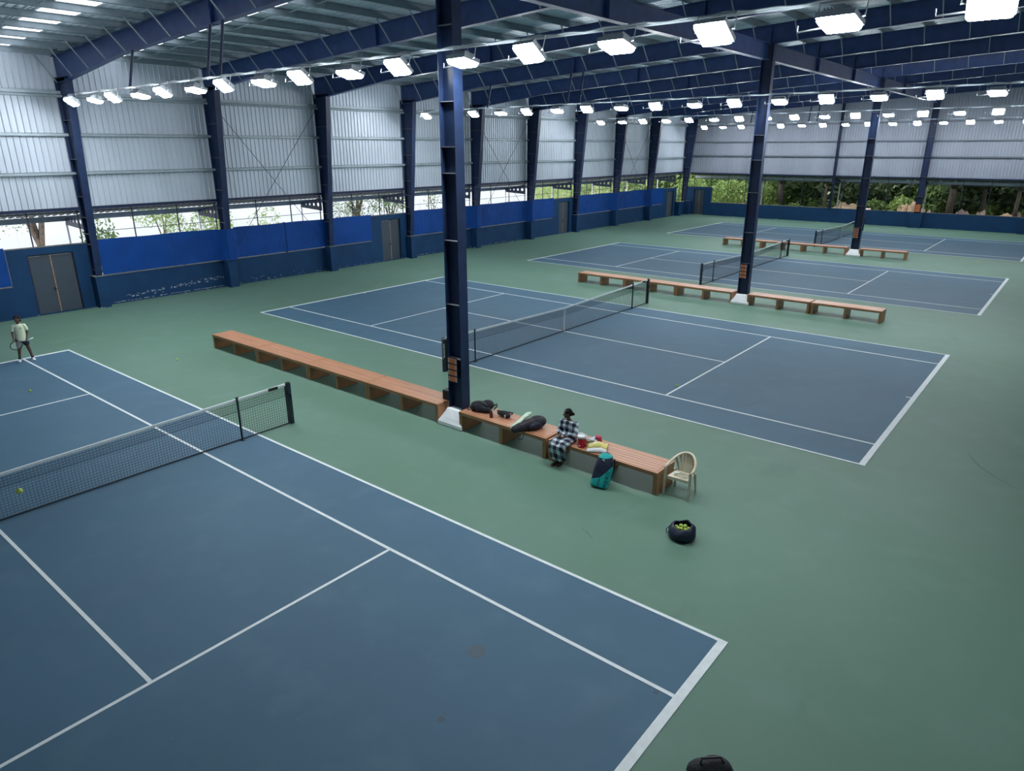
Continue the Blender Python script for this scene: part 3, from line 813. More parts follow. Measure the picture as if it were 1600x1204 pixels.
bench(3.62, 8.73, 2.65, 'reddish wooden bench holding the black bags, right of the nearest inner column', 'benches of the nearest row')
bench(6.335, 8.73, 2.68, 'reddish wooden bench with the seated woman and the red jug', 'benches of the nearest row')
for i in range(3):
    bench(-5.3+2.745*i, 27.06, 2.745, 'reddish wooden bench of the middle row, %s from its left end' % words[i], 'benches of the middle row')
bench(3.62, 27.05, 2.65, 'reddish wooden bench of the middle row, just right of the inner column', 'benches of the middle row')
bench(6.335, 27.05, 2.68, 'reddish wooden bench at the right end of the middle row', 'benches of the middle row')
for i in range(3):
    bench(-5.4+2.745*i, 45.5, 2.745, 'reddish wooden bench of the farthest row, %s from its left end' % words[i], 'benches of the farthest row')
bench(3.62, 45.5, 2.65, 'reddish wooden bench of the farthest row, right of the inner column', 'benches of the farthest row')

# ------------------------------------------------------------------ balls
BALL = MB().ell((0, 0, 0), .034, 16, 12).mesh('tennis_ball', M_ball, True)
SEAM = MB().tube([(.0342*math.cos(a)*math.cos(.5*math.sin(2*a)), .0342*math.sin(a)*math.cos(.5*math.sin(2*a)), .0342*math.sin(.5*math.sin(2*a))) for a in [2*PI*i/40 for i in range(41)]], .0016, 4).mesh('ball_seam', M_lid, True)
def ball(x, y, z, lab, grp='tennis balls'):
    o = link('tennis_ball', BALL, None, (x, y, z)); o.rotation_euler = (rnd.random()*6, rnd.random()*6, 0); tag(o, lab, 'ball', grp)
    link('ball_seam', SEAM, o); return o
ball(-7.67, 7.22, .034, 'yellow-green ball on the green floor left of the long bench run')
ball(-7.9, 3.07, .034+ZC, 'yellow-green ball lying on the nearest court near the player')
ball(6.03, -.78, 2.99, 'yellow-green ball in mid-air in front of the nearest net')
ball(6.28, 15.11, .034+ZC, 'yellow-green ball lying on the second court')
ball(-7.8, 28.4, .034, 'tiny pale ball on the green floor left of the middle bench row')

# ------------------------------------------------------------------ items on and around the benches
T = BH+.002
def soft_part(name, mb, m, parent, vox=.008, it=5):
    return soft(mb.build(name, m, parent, True), vox, it)
# black equipment box at the bench end
t = thing('speaker_box', 'small black box standing on the bench end beside the nearest inner column', 'box', (2.84, 9.24, T), .05)
bevel(MB().box(-.16, .16, -.11, .11, .0, .25).build('casing', M_black, t), .012)
MB().box(-.13, .13, -.116, -.11, .03, .22).build('front_grille', M_blackf, t)
MB().tube([(-.06, 0, .25), (-.05, 0, .28), (.05, 0, .28), (.06, 0, .25)], .008, 6).build('handle', M_black, t)
# dark panel on the column
t = thing('score_panel', 'narrow dark panel with a white upright inscription fixed to the nearest inner column', 'panel', (2.985, 9.07, 1.36))
bevel(MB().box(-.045, .07, -.13, .13, 0, .82).build('board', M_post, t), .006)
MB().box(-.05, -.046, -.13, -.12, .30, .82).box(-.05, .07, -.135, -.13, .80, .82).box(-.05, -.04, -.135, -.13, .28, .80).build('edge_trim', M_signg, t)
q = MB()
for i in range(9): q.box(-.012, .012, -.134, -.13, .34+.04*i, .34+.04*i+(.026 if i % 3 else .034))
q.build('inscription', M_lid, t)
# black backpack
t = thing('backpack', 'black backpack lying on the bench, nearest the inner column', 'backpack', (4.07, 9.14, T), .45)
q = MB(); q.ell((-.05, 0, .12), (.27, .17, .125), rot=Matrix.Rotation(.1, 3, 'Y')); q.ell((.10, .03, .15), (.16, .17, .125)); q.ell((-.22, -.02, .08), (.12, .1, .08)); q.ell((.1, -.12, .08), (.15, .06, .07))
soft_part('bag_body', q, M_blackf, t)
soft_part('front_pocket', MB().ell((-.02, -.13, .1), (.17, .05, .075)), M_navyf, t)
MB().tube([(-.05, -.06, .255), (.02, -.09, .25), (.08, -.10, .235), (.13, -.13, .19)], .006, 6).build('zipper', M_house, t)
MB().tube([(-.30, -.03, .07), (-.38, -.02, .10), (-.40, -.05, .03), (-.33, -.06, .02)], .014, 6).build('strap', M_black, t)
MB().tube([(.24, .08, .12), (.31, .12, .17), (.33, .05, .14), (.26, .0, .05)], .016, 6).build('strap', M_black, t)
# maroon cup
t = thing('drink_bottle', 'short maroon bottle standing between the two black bags', 'bottle', (4.50, 8.93, T))
MB().lathe([(.036, 0), (.04, .01), (.04, .11), (.034, .13), (.025, .15)], 18).build('bottle_body', M_maroon, t, True)
MB().lathe([(.026, .15), (.026, .175), (.02, .18)], 14).build('bottle_cap', M_black, t, True)
# small black pouch
t = thing('pouch', 'small black bag with a white tag, between backpack and racket bag', 'bag', (4.72, 9.16, T), .25)
q = MB(); q.ell((0, 0, .075), (.16, .09, .075)); q.ell((.1, -.05, .06), (.08, .07, .06)); q.ell((-.12, .03, .06), (.09, .05, .05))
soft_part('bag_body', q, M_blackf, t)
MB().tube([(-.18, .04, .06), (-.22, .06, .1), (-.1, .13, .08), (.08, .15, .07), (.17, .1, .09), (.16, .05, .06)], .018, 6).build('strap', M_black, t)
MB().obox((.07, -.13, .06), (.02, 0, 0), (0, .004, .0), (.008, -.006, .045)).build('paper_tag', M_lid, t)
# black racket bag with towel
t = thing('racket_bag', 'big black racket bag lying across the bench, left of the seated woman', 'racket bag', (5.655, 8.93, T), math.radians(-106))
# local x: towards the narrow end (front-left)
q = MB(); q.ell((-.22, 0, .135), (.23, .19, .135)); q.ell((-.02, 0, .125), (.28, .165, .122)); q.ell((.22, 0, .105), (.24, .125, .10)); q.ell((.40, 0, .09), (.10, .10, .085))
soft_part('bag_body', q, M_blackf, t, .01)
MB().tube([(-.30, .10, .245), (-.1, .085, .245), (.12, .07, .215), (.36, .06, .165)], .006, 6).build('zipper', M_zip, t)['label'] = 'reddish zip'
soft_part('side_pocket', MB().ell((-.1, .13, .11), (.22, .07, .09)), M_navyf, t)
MB().tube([(.36, .09, .02), (.41, .13, -.05), (.40, .17, -.10), (.34, .20, -.10), (.29, .17, -.04), (.28, .12, .02)], .011, 6).build('carry_loop', M_black, t)
# towel draped on the bag
t = thing('towel', 'pale lime towel folded along the black racket bag', 'towel', (5.44, 8.95, T))
q = MB()
TP = [(-.03, -.30, .07), (.0, -.22, .13), (.025, -.10, .19), (.03, .04, .245), (.03, .16, .27), (.02, .25, .26)]
for i in range(41):
    f = i/40*(len(TP)-1); j = min(int(f), len(TP)-2); p = Vector(TP[j]).lerp(Vector(TP[j+1]), f-j)
    w = .060+.010*math.sin(f*2.1)
    q.ell(p+Vector((0, 0, .006*math.sin(f*5))), (w, .035, .034), 12, 8); q.ell(p+Vector((-.045, 0, -.05)), (.034, .03, .06), 10, 8)
soft_part('towel_cloth', q, M_towel, t, .008, 2)
# red jug
t = thing('water_jug', 'red drinks jug with a white screw lid, right of the seated woman', 'jug', (7.12, 8.88, T))
MB().lathe([(.088, 0), (.094, .008), (.094, .05), (.092, .055), (.092, .16), (.09, .20)], 28).build('jug_body', M_red, t, True)
MB().lathe([(.092, .20), (.098, .205), (.098, .25), (.088, .262), (.05, .266), (.03, .275)], 28).build('jug_lid', M_lid, t, True)
MB().tube([(-.095, 0, .215), (-.085, 0, .285), (0, 0, .305), (.085, 0, .285), (.095, 0, .215)], .012, 8).build('jug_handle', M_lid, t, True)
MB().box(-.02, .02, -.112, -.088, .03, .055).build('jug_tap', M_lid, t)
# crumpled clear bag with a pink pack
t = thing('plastic_bag', 'crumpled clear plastic bag behind the red jug', 'plastic bag', (7.22, 9.10, T))
q = MB()
for i in range(16):
    a = rnd.uniform(0, 2*PI); r = rnd.uniform(0, .1); q.ell((r*math.cos(a), r*math.sin(a), rnd.uniform(.05, .13)), (rnd.uniform(.03, .07), rnd.uniform(.03, .07), rnd.uniform(.03, .06)), 8, 6)
soft_part('film', q, M_foil, t, .01, 1)
t = thing('snack_pack', 'pink snack pack leaning behind the yellow cloth bag', 'packet', (7.33, 9.22, T), .3)
q = MB(); q.obox((0, 0, .10), (.07, 0, 0), (0, .03, .01), (0, -.03, .09)); bevel(q.build('packet', M_pink, t), .012)
MB().obox((0, -.03, .12), (.05, 0, 0), (0, .003, .0), (0, -.02, .05)).build('packet_label', M_lid, t)
# yellow and white cloth bag
t = thing('cloth_bag', 'yellow and white cloth bag draped at the bench front edge', 'cloth bag', (7.44, 9.0, T), math.radians(25))
q = MB(); rings = []
def drape(rows):
    q = MB(); q.loft(rows, cap=False, closed=False); q.smooth = True; return q
g = [[(-.20+.42*u, -.24+.46*v, max(.012,   .02+.15*math.sin(PI*min(1, v*1.1))*(1-abs(u-.55)*1.1)+.03*noise.noise(Vector((u*5, v*5, 1)))))
      for v in [j/12 for j in range(13)]] for u in [i/12 for i in range(13)]]
o = drape([r[2:] for r in g]).build('yellow_panel', M_yell, t, True, False); s_ = o.modifiers.new('solid', 'SOLIDIFY'); s_.thickness = .008; s_.offset = 1; o['label'] = 'yellow panel'
o = drape([r[:3] for r in g]).build('white_panel', M_pale, t, True, False); s_ = o.modifiers.new('solid', 'SOLIDIFY'); s_.thickness = .008; s_.offset = 1; o['label'] = 'white border panel'
soft_part('bag_filling', MB().ell((.02, 0, .06), (.15, .15, .075)), M_pale, t, .012)
# teal and black racket bag leaning on the bench: local z runs up the bag, leaning back to the bench edge
t = thing('racket_bag', 'teal and black racket bag standing on the floor, leaning on the bench front', 'racket bag', (7.91, 8.36, 0), math.radians(6))
t.rotation_euler = (math.radians(-19), math.radians(7), math.radians(14))
hw = [(0, .14, .10), (.03, .175, .125), (.15, .185, .14), (.32, .185, .15), (.48, .175, .145), (.60, .15, .12), (.68, .11, .085), (.72, .06, .05)]
def bag_ring(z, wx, wy, n=28, e=.55):
    R = []
    for k in range(n):
        a = 2*PI*k/n; c, s = math.cos(a), math.sin(a)
        R.append((wx*math.copysign(abs(c)**e, c), wy*math.copysign(abs(s)**e, s), z))
    return R
zz = [0, .03, .09, .15, .2, .26, .32, .38, .44, .48, .52, .56, .60, .64, .68, .72]
def hwz(z):
    for (z0, a0, b0), (z1, a1, b1) in zip(hw[:-1], hw[1:]):
        if z <= z1+1e-9: f = (z-z0)/(z1-z0); return a0+(a1-a0)*f, b0+(b1-b0)*f
    return hw[-1][1:]
full = MB(); full.loft([bag_ring(z, *hwz(z)) for z in zz]); full.smooth = True
full.build('bag_body', M_navyf, t)
def skin_panel(name, test, m, off=.006, n=300, nz=170):
    """panel hugging the bag surface where test(angle, z) is true"""
    q = MB(); Z = [.004+.712*i/nz for i in range(nz+1)]; rings = []
    for z in Z:
        a, b = hwz(z); rings.append(bag_ring(z, a+off, b+off, n))
    o = len(q.v); q.v = [p for r in rings for p in r]
    for i in range(nz):
        for k in range(n):
            zc = (Z[i]+Z[i+1])/2; ang = 2*PI*(k+.5)/n
            if test(ang, zc): q.f.append((i*n+k, i*n+(k+1) % n, (i+1)*n+(k+1) % n, (i+1)*n+k))
    q.smooth = True; ob = q.build(name, m, t, True, False)
    s_ = ob.modifiers.new('solid', 'SOLIDIFY'); s_.thickness = .008; return ob
fx = lambda a: math.copysign(abs(math.cos(a))**.55, math.cos(a))      # -1 left .. 1 right on the front
front = lambda a: math.sin(a) < .0
skin_panel('lower_panel', lambda a, z: front(a) and fx(a) < -.02 and z < .14+.10*(fx(a)+1)*.9-.02, M_teal)['label'] = 'teal lower left panel'
skin_panel('side_panel', lambda a, z: (front(a) and fx(a) > .06 and z < .20+.27*fx(a)) or (not front(a) and fx(a) > .75 and z < .46), M_teal)['label'] = 'teal side panel with lettering'
skin_panel('top_panel', lambda a, z: z > .60+.06*max(0, fx(a)), M_teal)['label'] = 'bright teal top flap'
MB().tube([(.0, -hwz(z)[1]-.016, z) for z in (.01, .05, .1, .16, .22)], .006, 6).build('seam', M_navyf, t)
for s in (-.07, .07):
    MB().tube([(s+.08, .12, .62), (s+.10, .20, .45), (s+.10, .19, .25), (s+.07, .13, .06)], .016, 6).build('strap', M_black, t)
def text_part(txt, size, m, parent, mtx, name='lettering'):
    cu_ = bpy.data.curves.new(name, 'FONT'); cu_.body = txt; cu_.size = size; cu_.extrude = .002; cu_.align_x = 'CENTER'; cu_.align_y = 'CENTER'
    ob = bpy.data.objects.new('tmp', cu_); COL.objects.link(ob)
    dg = bpy.context.evaluated_depsgraph_get(); me = bpy.data.meshes.new_from_object(ob.evaluated_get(dg)); me.name = name
    bpy.data.objects.remove(ob); me.materials.clear(); me.materials.append(m)
    o = link(name, me, parent); o.matrix_local = mtx; return o
# brand lettering runs down the teal side panel, read turned a quarter
def frame_m(o, x, y):
    x = Vector(x).normalized(); y = (Vector(y)-x*Vector(y).dot(x)).normalized(); z = x.cross(y); o = Vector(o)
    return Matrix(((x.x, y.x, z.x, o.x), (x.y, y.y, z.y, o.y), (x.z, y.z, z.z, o.z), (0, 0, 0, 1)))
for ch, z in zip('HEAD', (.07, .155, .245, .34)):
    a, b = hwz(z)
    text_part(ch, .105, M_navyf, t, frame_m((a*.80, -b-.013, z), (.05, 0, 1), (-1, -.15, .08)))
# small curved white emblem on the black front
MB().tube([(-.02+.03*math.cos(a), -hwz(.56)[1]-.012, .55+.03*math.sin(a)) for a in [0.2+i*.25 for i in range(10)]], .006, 6).build('emblem', M_lid, t)

# ball bag
t = thing('ball_bag', 'open navy drawstring bag full of tennis balls on the green floor', 'bag', (10.12, 7.62, 0))
q = MB(); rings = []
prof = [(.19, .004), (.225, .03), (.245, .09), (.245, .15), (.225, .205), (.19, .245), (.165, .262), (.150, .25), (.17, .22), (.205, .17), (.215, .12), (.2, .08), (.12, .06), (.0015, .058)]
for r, z in prof:
    ring = []
    for k in range(36):
        a = 2*PI*k/36; f = 1+.05*noise.noise(Vector((math.cos(a)*2, math.sin(a)*2, z*9)))+.03*math.sin(a*7+z*20)*min(1, z*6)
        back = max(0, math.sin(a)*.5+math.cos(a)*.5); lift = (.05*back-.03*max(0, -math.sin(a))) if z > .18 else 0
        ring.append((r*f*math.cos(a), r*f*.92*math.sin(a), z+lift+(.012*math.sin(a*5) if z > .2 else 0)))
    rings.append(ring)
q.loft(rings); q.smooth = True
bg_ = q.build('bag_body', M_navyf, t)
MB().tube([(-.21, -.05, .2), (-.27, -.08, .12), (-.25, -.09, .05), (-.2, -.12, .10)], .007, 6).build('drawstring', M_black, t)
MB().tube([(.02, .17, .30), (.03, .15, .32), (.05, .16, .30)], .008, 6).build('cord_lock', M_lid, t)
bi = 0
for (dx, dy, dz, wd) in [(-.115, .0, .185, 'leftmost in the heap'), (-.055, .055, .20, 'at the back of the heap'), (.02, .045, .215, 'highest of the heap'), (-.06, -.035, .185, 'front left of the heap'),
                         (.0, -.05, .20, 'front of the heap'), (.065, -.01, .185, 'front right of the heap'), (.085, .07, .18, 'back right of the heap'), (.0, .115, .185, 'against the back rim')]:
    ball(10.12+dx, 7.62+dy, dz, 'yellow-green ball in the navy bag, %s' % wd, 'balls in the navy bag')
# bag cut off by the bottom of the frame
t = thing('holdall', 'black rounded bag cut off by the bottom edge of the frame', 'bag', (12.62, 3.22, 0), .6)
q = MB(); q.ell((0, 0, .12), (.26, .15, .125)); q.ell((.06, .02, .15), (.18, .14, .11))
soft_part('bag_body', q, M_blackf, t, .01)
MB().tube([(-.12, -.02, .22), (-.1, 0, .29), (.1, .02, .30), (.14, .0, .24)], .012, 6).build('strap', M_black, t)

# plastic chair (local: front towards -Y)
t = thing('plastic_chair', 'cream plastic armchair with slatted fan back at the bench end', 'chair', (9.345, 9.12, 0), math.radians(3))
q = MB(); ns = 14
def seat_pt(u, v): # u across, v front to back
    w = .215-.025*v; x = (u*2-1)*w; y = -.21+.40*v
    z = .425-.018*math.sin(PI*u)*math.sin(PI*min(1, v*1.1))-.02*v-(.025 if v < .001 else 0)
    return (x, y, z)
thick = .012
slots = []
for i in range(20):
    for j in range(12):
        u0, u1, v0, v1 = i/20, (i+1)/20, j/12, (j+1)/12
        if 3 <= i <= 16 and i % 2 == 0 and (3 <= j <= 5 or 7 <= j <= 9): continue
        P = [seat_pt(u0, v0), seat_pt(u1, v0), seat_pt(u1, v1), seat_pt(u0, v1)]
        q.add(P+[(p[0], p[1], p[2]-thick) for p in P], [(0,1,2,3),(4,7,6,5),(0,4,5,1),(1,5,6,2),(2,6,7,3),(3,7,4,0)])
q.add([(-.215, -.213, .43), (.215, -.213, .43), (.215, -.19, .43), (-.215, -.19, .43), (-.21, -.218, .375), (.21, -.218, .375), (.21, -.20, .375), (-.21, -.20, .375)], [(0,1,2,3),(4,7,6,5),(0,4,5,1),(1,5,6,2),(2,6,7,3),(3,7,4,0)])
q.build('seat', M_cream, t)
# one hoop: arms and top rail
hp = []
for i in range(25):
    a = PI*i/24; x = -.275*math.cos(a); back = math.sin(a)
    hp.append((x, -.20+.47*back**.75, .60+.20*back**1.35))
q = MB(); rings = []
for i, p in enumerate(hp):
    p = Vector(p); d = (Vector(hp[min(i+1, 24)])-Vector(hp[max(i-1, 0)])).normalized(); o_ = d.cross(Vector((0, 0, 1))).normalized(); up = o_.cross(d)
    rings.append([p+o_*.028+up*.004, p+o_*.02+up*.014, p-o_*.02+up*.014, p-o_*.028+up*.004, p-o_*.024-up*.012, p+o_*.024-up*.012])
q.loft(rings); q.smooth = True; q.build('arm_hoop', M_cream, t)
for i in range(7):
    f = (i-3)/3; x0 = .13*f; x1 = .205*f
    y1 = -.20+.47*(max(0, 1-(x1/.275)**2)**.5)**.75; z1 = .60+.20*(max(0, 1-(x1/.275)**2)**.5)**1.35
    w0, w1 = .019, .031
    a = Vector((x0, .185, .40)); b = Vector((x1, y1-.005, z1-.005)); mdl = (a+b)/2+Vector((0, .02, 0))
    q = MB(); q.loft([[p+Vector((-w, -.004, 0)), p+Vector((w, -.004, 0)), p+Vector((w, .006, 0)), p+Vector((-w, .006, 0))] for p, w in ((a, w0), (mdl, (w0+w1)/2), (b, w1))])
    q.build('back_slat', M_cream, t)
def chair_leg(top, foot, w0, w1):
    top, foot = Vector(top), Vector(foot); s_ = 1 if top.x > 0 else -1; fy = -1 if top.y < 0 else 1
    rings = []
    for p, w in ((top, w0), ((top+foot)/2+Vector((0, 0, .02)), (w0+w1)/2), (foot, w1)):
        rings.append([p, p+Vector((-s_*w, 0, 0)), p+Vector((-s_*w, -fy*.012, 0)), p+Vector((-s_*.012, -fy*.012, 0)), p+Vector((-s_*.012, -fy*w, 0)), p+Vector((0, -fy*w, 0))])
    q = MB().loft(rings); q.build('leg', M_cream, t)
for s_ in (-1, 1):
    chair_leg((s_*.285, -.215, .60), (s_*.275, -.235, 0), .055, .035)
    chair_leg((s_*.225, .20, .44), (s_*.24, .26, 0), .06, .035)
t2 = thing('paper_slip', 'small white paper slip on the cream chair seat', 'paper', (9.22, 9.15, .424), .5)
MB().obox((0, 0, .003), (.05, 0, 0), (0, .04, .002), (0, 0, .0015)).build('sheet', M_lid, t2)

# ------------------------------------------------------------------ people
def hand(q, wrist, d, palm_n, side, s=1.0, curl=.5):
    """palm and five bent fingers; d: direction of the fingers, palm_n: palm side, side: towards the thumb"""
    d = Vector(d).normalized(); pn = Vector(palm_n); pn = (pn-d*pn.dot(d)).normalized(); th = Vector(side); th = (th-d*th.dot(d)-pn*th.dot(pn)).normalized()
    w = Vector(wrist); R = Matrix((th, pn, d)).transposed()
    q.ell(w+d*.045*s, (.038*s, .015*s, .05*s), 12, 8, R)
    for i, (off, L) in enumerate(((.028, .066), (.010, .074), (-.009, .069), (-.027, .054))):
        p0 = w+d*.075*s+th*off*s; a = d.copy(); pts = [p0]
        for sgm in (.45, .32, .25):
            a = (a+pn*curl*.75).normalized(); pts.append(pts[-1]+a*L*s*sgm)
        for u, v, r0, r1 in zip(pts[:-1], pts[1:], (.0088, .0082, .0075), (.0082, .0075, .0066)): q.cap(u, v, r0*s, r1*s, 8)
    a = (th*.8+d*.6+pn*.25).normalized(); p = w+d*.02*s+th*.026*s; p2 = p+a*.032*s; a2 = (d*.85+th*.25+pn*.5*curl).normalized(); p3 = p2+a2*.03*s; p4 = p3+(a2+pn*.4*curl).normalized()*.022*s
    q.cap(p, p2, .012*s, .0105*s, 8); q.cap(p2, p3, .0105*s, .009*s, 8); q.cap(p3, p4, .009*s, .0075*s, 8)
def head(q, t, c, h, yaw, pitch=0):
    """head centred at c, total height h, facing local -Y turned by yaw; returns frame for hair and eyes"""
    R = Matrix.Rotation(yaw, 3, 'Z')@Matrix.Rotation(pitch, 3, 'X'); c = Vector(c); P = lambda x, y, z: c+R@(Vector((x, y, z))*h)
    q.ell(P(0, .05, .10), (.335*h, .40*h, .40*h), 20, 14, R)
    q.ell(P(0, -.09, -.14), (.27*h, .27*h, .345*h), 18, 12, R)
    q.ell(P(0, -.25, -.36), (.12*h, .10*h, .10*h), 12, 8, R)            # chin
    q.cap(P(0, -.355, .03), P(0, -.415, -.11), .035*h, .062*h, 8)        # nose
    for s in (-1, 1):
        q.ell(P(s*.335, .04, -.03), (.035*h, .075*h, .115*h), 10, 8, R)  # ear
        q.ell(P(s*.17, -.27, -.10), (.10*h, .08*h, .09*h), 10, 8, R)     # cheek
        q.ell(P(s*.14, -.335, .085), (.10*h, .05*h, .035*h), 10, 6, R)   # brow
        e = MB(); e.ell(P(s*.135, -.325, .015), (.048*h, .03*h, .020*h), 10, 8, R); e.build('eye', M_eye, t, True)
        e = MB(); e.ell(P(s*.135, -.352, .015), (.023*h, .012*h, .019*h), 8, 6, R); e.build('pupil', M_pupil, t, True)
    l = MB(); l.ell(P(0, -.352, -.225), (.085*h, .035*h, .022*h), 12, 6, R); l.ell(P(0, -.348, -.258), (.072*h, .035*h, .024*h), 12, 6, R); l.build('lips', M_lips, t, True)
    return P, R

# --- player (facing local -Y, then turned to +X)
pl = thing('person', 'young player in pale lime T-shirt and dark shorts with a racket, at the left baseline', 'person', (-11.5, 4.09, ZC), math.radians(74))
q = MB()
q.ell((0, .0, .77), (.135, .095, .11)); q.ell((0, .0, .92), (.115, .085, .13)); q.ell((0, .0, 1.09), (.135, .092, .135)); q.ell((0, .005, 1.18), (.15, .075, .06))
q.cap((0, .01, 1.20), (0, -.005, 1.30), .047, .043)
hipw = .075
for s, kx, ax, ay in ((-1, -.115, -.165, .0), (1, .135, .185, .0)):
    q.cap((s*hipw, 0, .75), (kx, -.02, .43), .08, .052); q.cap((kx, -.02, .43), (ax, .015, .09), .05, .033); q.ell((kx*.55+ax*.45, .02, .31), (.047, .05, .085))
    q.cap((ax, .01, .06), (ax+s*.03, -.10, .04), .034, .028)
# arms: right (local -x) reaches the racket head, left holds the grip
sh_r, el_r, wr_r = (-.15, .0, 1.175), (-.20, -.0, .96), (-.20, -.13, .80)
sh_l, el_l, wr_l = (.15, .0, 1.175), (.195, .02, .95), (.155, -.06, .775)
for a, b, c in ((sh_r, el_r, wr_r), (sh_l, el_l, wr_l)):
    q.cap(a, b, .046, .036); q.cap(b, c, .036, .024)
hand(q, wr_r, (.05, -.35, -.9), (.6, -.6, 0), (.5, -.6, 0), .85, .8)
hand(q, wr_l, (-.05, -.45, -.75), (-.7, -.4, -.2), (-.2, -.9, .3), .85, .9)
P, R = head(q, pl, (0, -.01, 1.39), .235, math.radians(-14), math.radians(6))
soft_part('body', q, M_skin, pl, .006, 3)
hq = MB(); h = .235
hq.ell(P(0, .09, .16), (.365*h, .40*h, .375*h), 20, 14, R); hq.ell(P(0, .26, -.05), (.29*h, .22*h, .30*h), 14, 10, R)
for s in (-1, 1): hq.ell(P(s*.25, -.1, .26), (.13*h, .17*h, .13*h), 12, 8, R)
hq.ell(P(.12, .42, -.22), (.13*h, .13*h, .28*h), 12, 8, R); hq.ell(P(.28, .28, -.25), (.10*h, .12*h, .2*h), 12, 8, R)
soft_part('hair', hq, M_hair, pl, .007, 2)
q = MB()
def elring(z, a, b, y=0, n=28): return [(a*math.cos(2*PI*k/n), y+b*math.sin(2*PI*k/n), z) for k in range(n)]
q.loft([elring(.675, .165, .125), elring(.74, .162, .122), elring(.85, .148, .108), elring(.98, .146, .104), elring(1.10, .152, .106), elring(1.165, .148, .094), elring(1.21, .112, .078, .003), elring(1.24, .068, .062, .003)])
for s in (-1, 1):
    q.cap((s*.05, 0, 1.178), (s*.145, 0, 1.172), .058, .058, 16); q.cap((s*.145, 0, 1.172), (s*.19, 0, 1.045), .058, .054, 16)
soft_part('shirt', q, M_shirt, pl, .007, 3)
MB().ell((.03, -.108, 1.115), (.028, .006, .008), 10, 6).build('chest_print', M_short, pl)
q = MB(); q.loft([elring(.65, .15, .11), elring(.72, .15, .112), elring(.80, .135, .1)])
q.cap((-.078, 0, .72), (-.105, -.01, .50), .095, .082, 18); q.cap((.078, 0, .72), (.105, -.01, .585), .095, .088, 18)
soft_part('shorts', q, M_short, pl, .008, 3)
for s, ax in ((-1, -.165), (1, .185)):
    MB().tube([(ax-s*.004, .012, .135), (ax, .012, .09), (ax, .005, .045)], [.042, .043, .042], 14).build('sock', M_short, pl, True)
    q = MB(); q.ell((ax+s*.01, -.02, .042), (.043, .075, .04)); q.ell((ax+s*.03, -.105, .034), (.043, .07, .033)); q.ell((ax, .03, .05), (.046, .056, .055)); q.ell((ax+s*.012, -.055, .05), (.042, .07, .04)); q.box(ax-.04, ax+.045+s*.02, -.14, .06, .0, .022)
    soft_part('shoe', q, M_shoe, pl, .006, 3)
# racket
hd = Vector((-11.35, 3.84, .585)); ax = (hd-Vector((-11.35, 4.38, .75))).normalized(); g0 = hd-ax*.56
t = thing('tennis_racket', 'tennis racket with a white grip held by the young player', 'racket', g0)
nrm = Vector((.85, .18, .35)); nrm = (nrm-ax*nrm.dot(ax)).normalized(); sd = ax.cross(nrm)
MB().tube([(0, 0, 0), ax*.20], .017, 10).build('grip', M_lid, t, True)['label'] = 'white grip'
cc = ax*.52
loop = [cc+ax*(.175*math.cos(a))+sd*(.13*math.sin(a)) for a in [2*PI*i/40 for i in range(41)]]
q = MB(); q.tube(loop, .012, 8)
for s in (-1, 1): q.tube([ax*.20, ax*.27+sd*.015*s, ax*.36+sd*.055*s, ax*.40+sd*.09*s], .0095, 8)
q.smooth = True; q.build('racket_frame', M_black, t)
q = MB()
for i in range(-7, 8):
    o_ = i*.0165; w = math.sqrt(max(0, 1-(o_/.13)**2))*.17; q.bar(cc+sd*o_-ax*w, cc+sd*o_+ax*w, .0016)
for i in range(-9, 10):
    o_ = i*.0175; w = math.sqrt(max(0, 1-(o_/.175)**2))*.125; q.bar(cc+ax*o_-sd*w, cc+ax*o_+sd*w, .0016)
q.build('strings', M_lid, t)['kind'] = 'stuff'

# --- seated woman
wm = thing('person', 'seated woman in a long navy and white plaid dress looking left, hands in her lap', 'person', (6.72, 8.98, 0))
q = MB()
q.ell((0, .02, .605), (.155, .125, .105)); q.ell((-.01, .03, .74), (.125, .095, .13)); q.ell((-.015, .02, .86), (.14, .095, .12)); q.ell((-.02, .015, .925), (.155, .07, .055))
q.cap((-.02, .015, .95), (-.03, -.005, 1.03), .047, .042)
knees = ((-.13, -.43, .545), (.13, -.45, .545)); ankles = ((-.10, -.27, .085), (-.02, -.22, .085))
for i, s in enumerate((-1, 1)):
    q.cap((s*.085, -.02, .585), knees[i], .09, .062); q.cap(knees[i], ankles[i], .055, .034)
    q.ell((Vector(knees[i])*.6+Vector(ankles[i])*.4)+Vector((0, .03, 0)), (.05, .055, .09))
    a = Vector(ankles[i]); q.cap(a+Vector((0, .01, -.04)), a+Vector((-.02+s*.02, -.15, -.055)), .033, .026)
    for f in range(5):
        fx_ = (f-2)*.015; q.cap(a+Vector((-.02+s*.02+fx_, -.15, -.062)), a+Vector((-.02+s*.02+fx_*1.1, -.19+.008*abs(f-1), -.066)), .009, .0075, 8)
sh_r, el_r, wr_r = (-.18, .015, .91), (-.225, -.05, .69), (-.09, -.22, .66)
sh_l, el_l, wr_l = (.15, .015, .91), (.20, -.06, .70), (.04, -.25, .665)
for a, b, c in ((sh_r, el_r, wr_r), (sh_l, el_l, wr_l)):
    q.cap(a, b, .046, .036); q.cap(b, c, .036, .025)
hand(q, wr_r, (.75, -.5, -.12), (0, -.2, -1), (.3, -.9, .2), .88, .45)
hand(q, wr_l, (-.9, -.28, -.1), (0, -.2, -1), (-.2, -.9, .3), .88, .5)
P, R = head(q, wm, (-.045, -.015, 1.125), .225, math.radians(-52), math.radians(4))
soft_part('body', q, M_skin, wm, .006, 3)
hq = MB(); h = .225
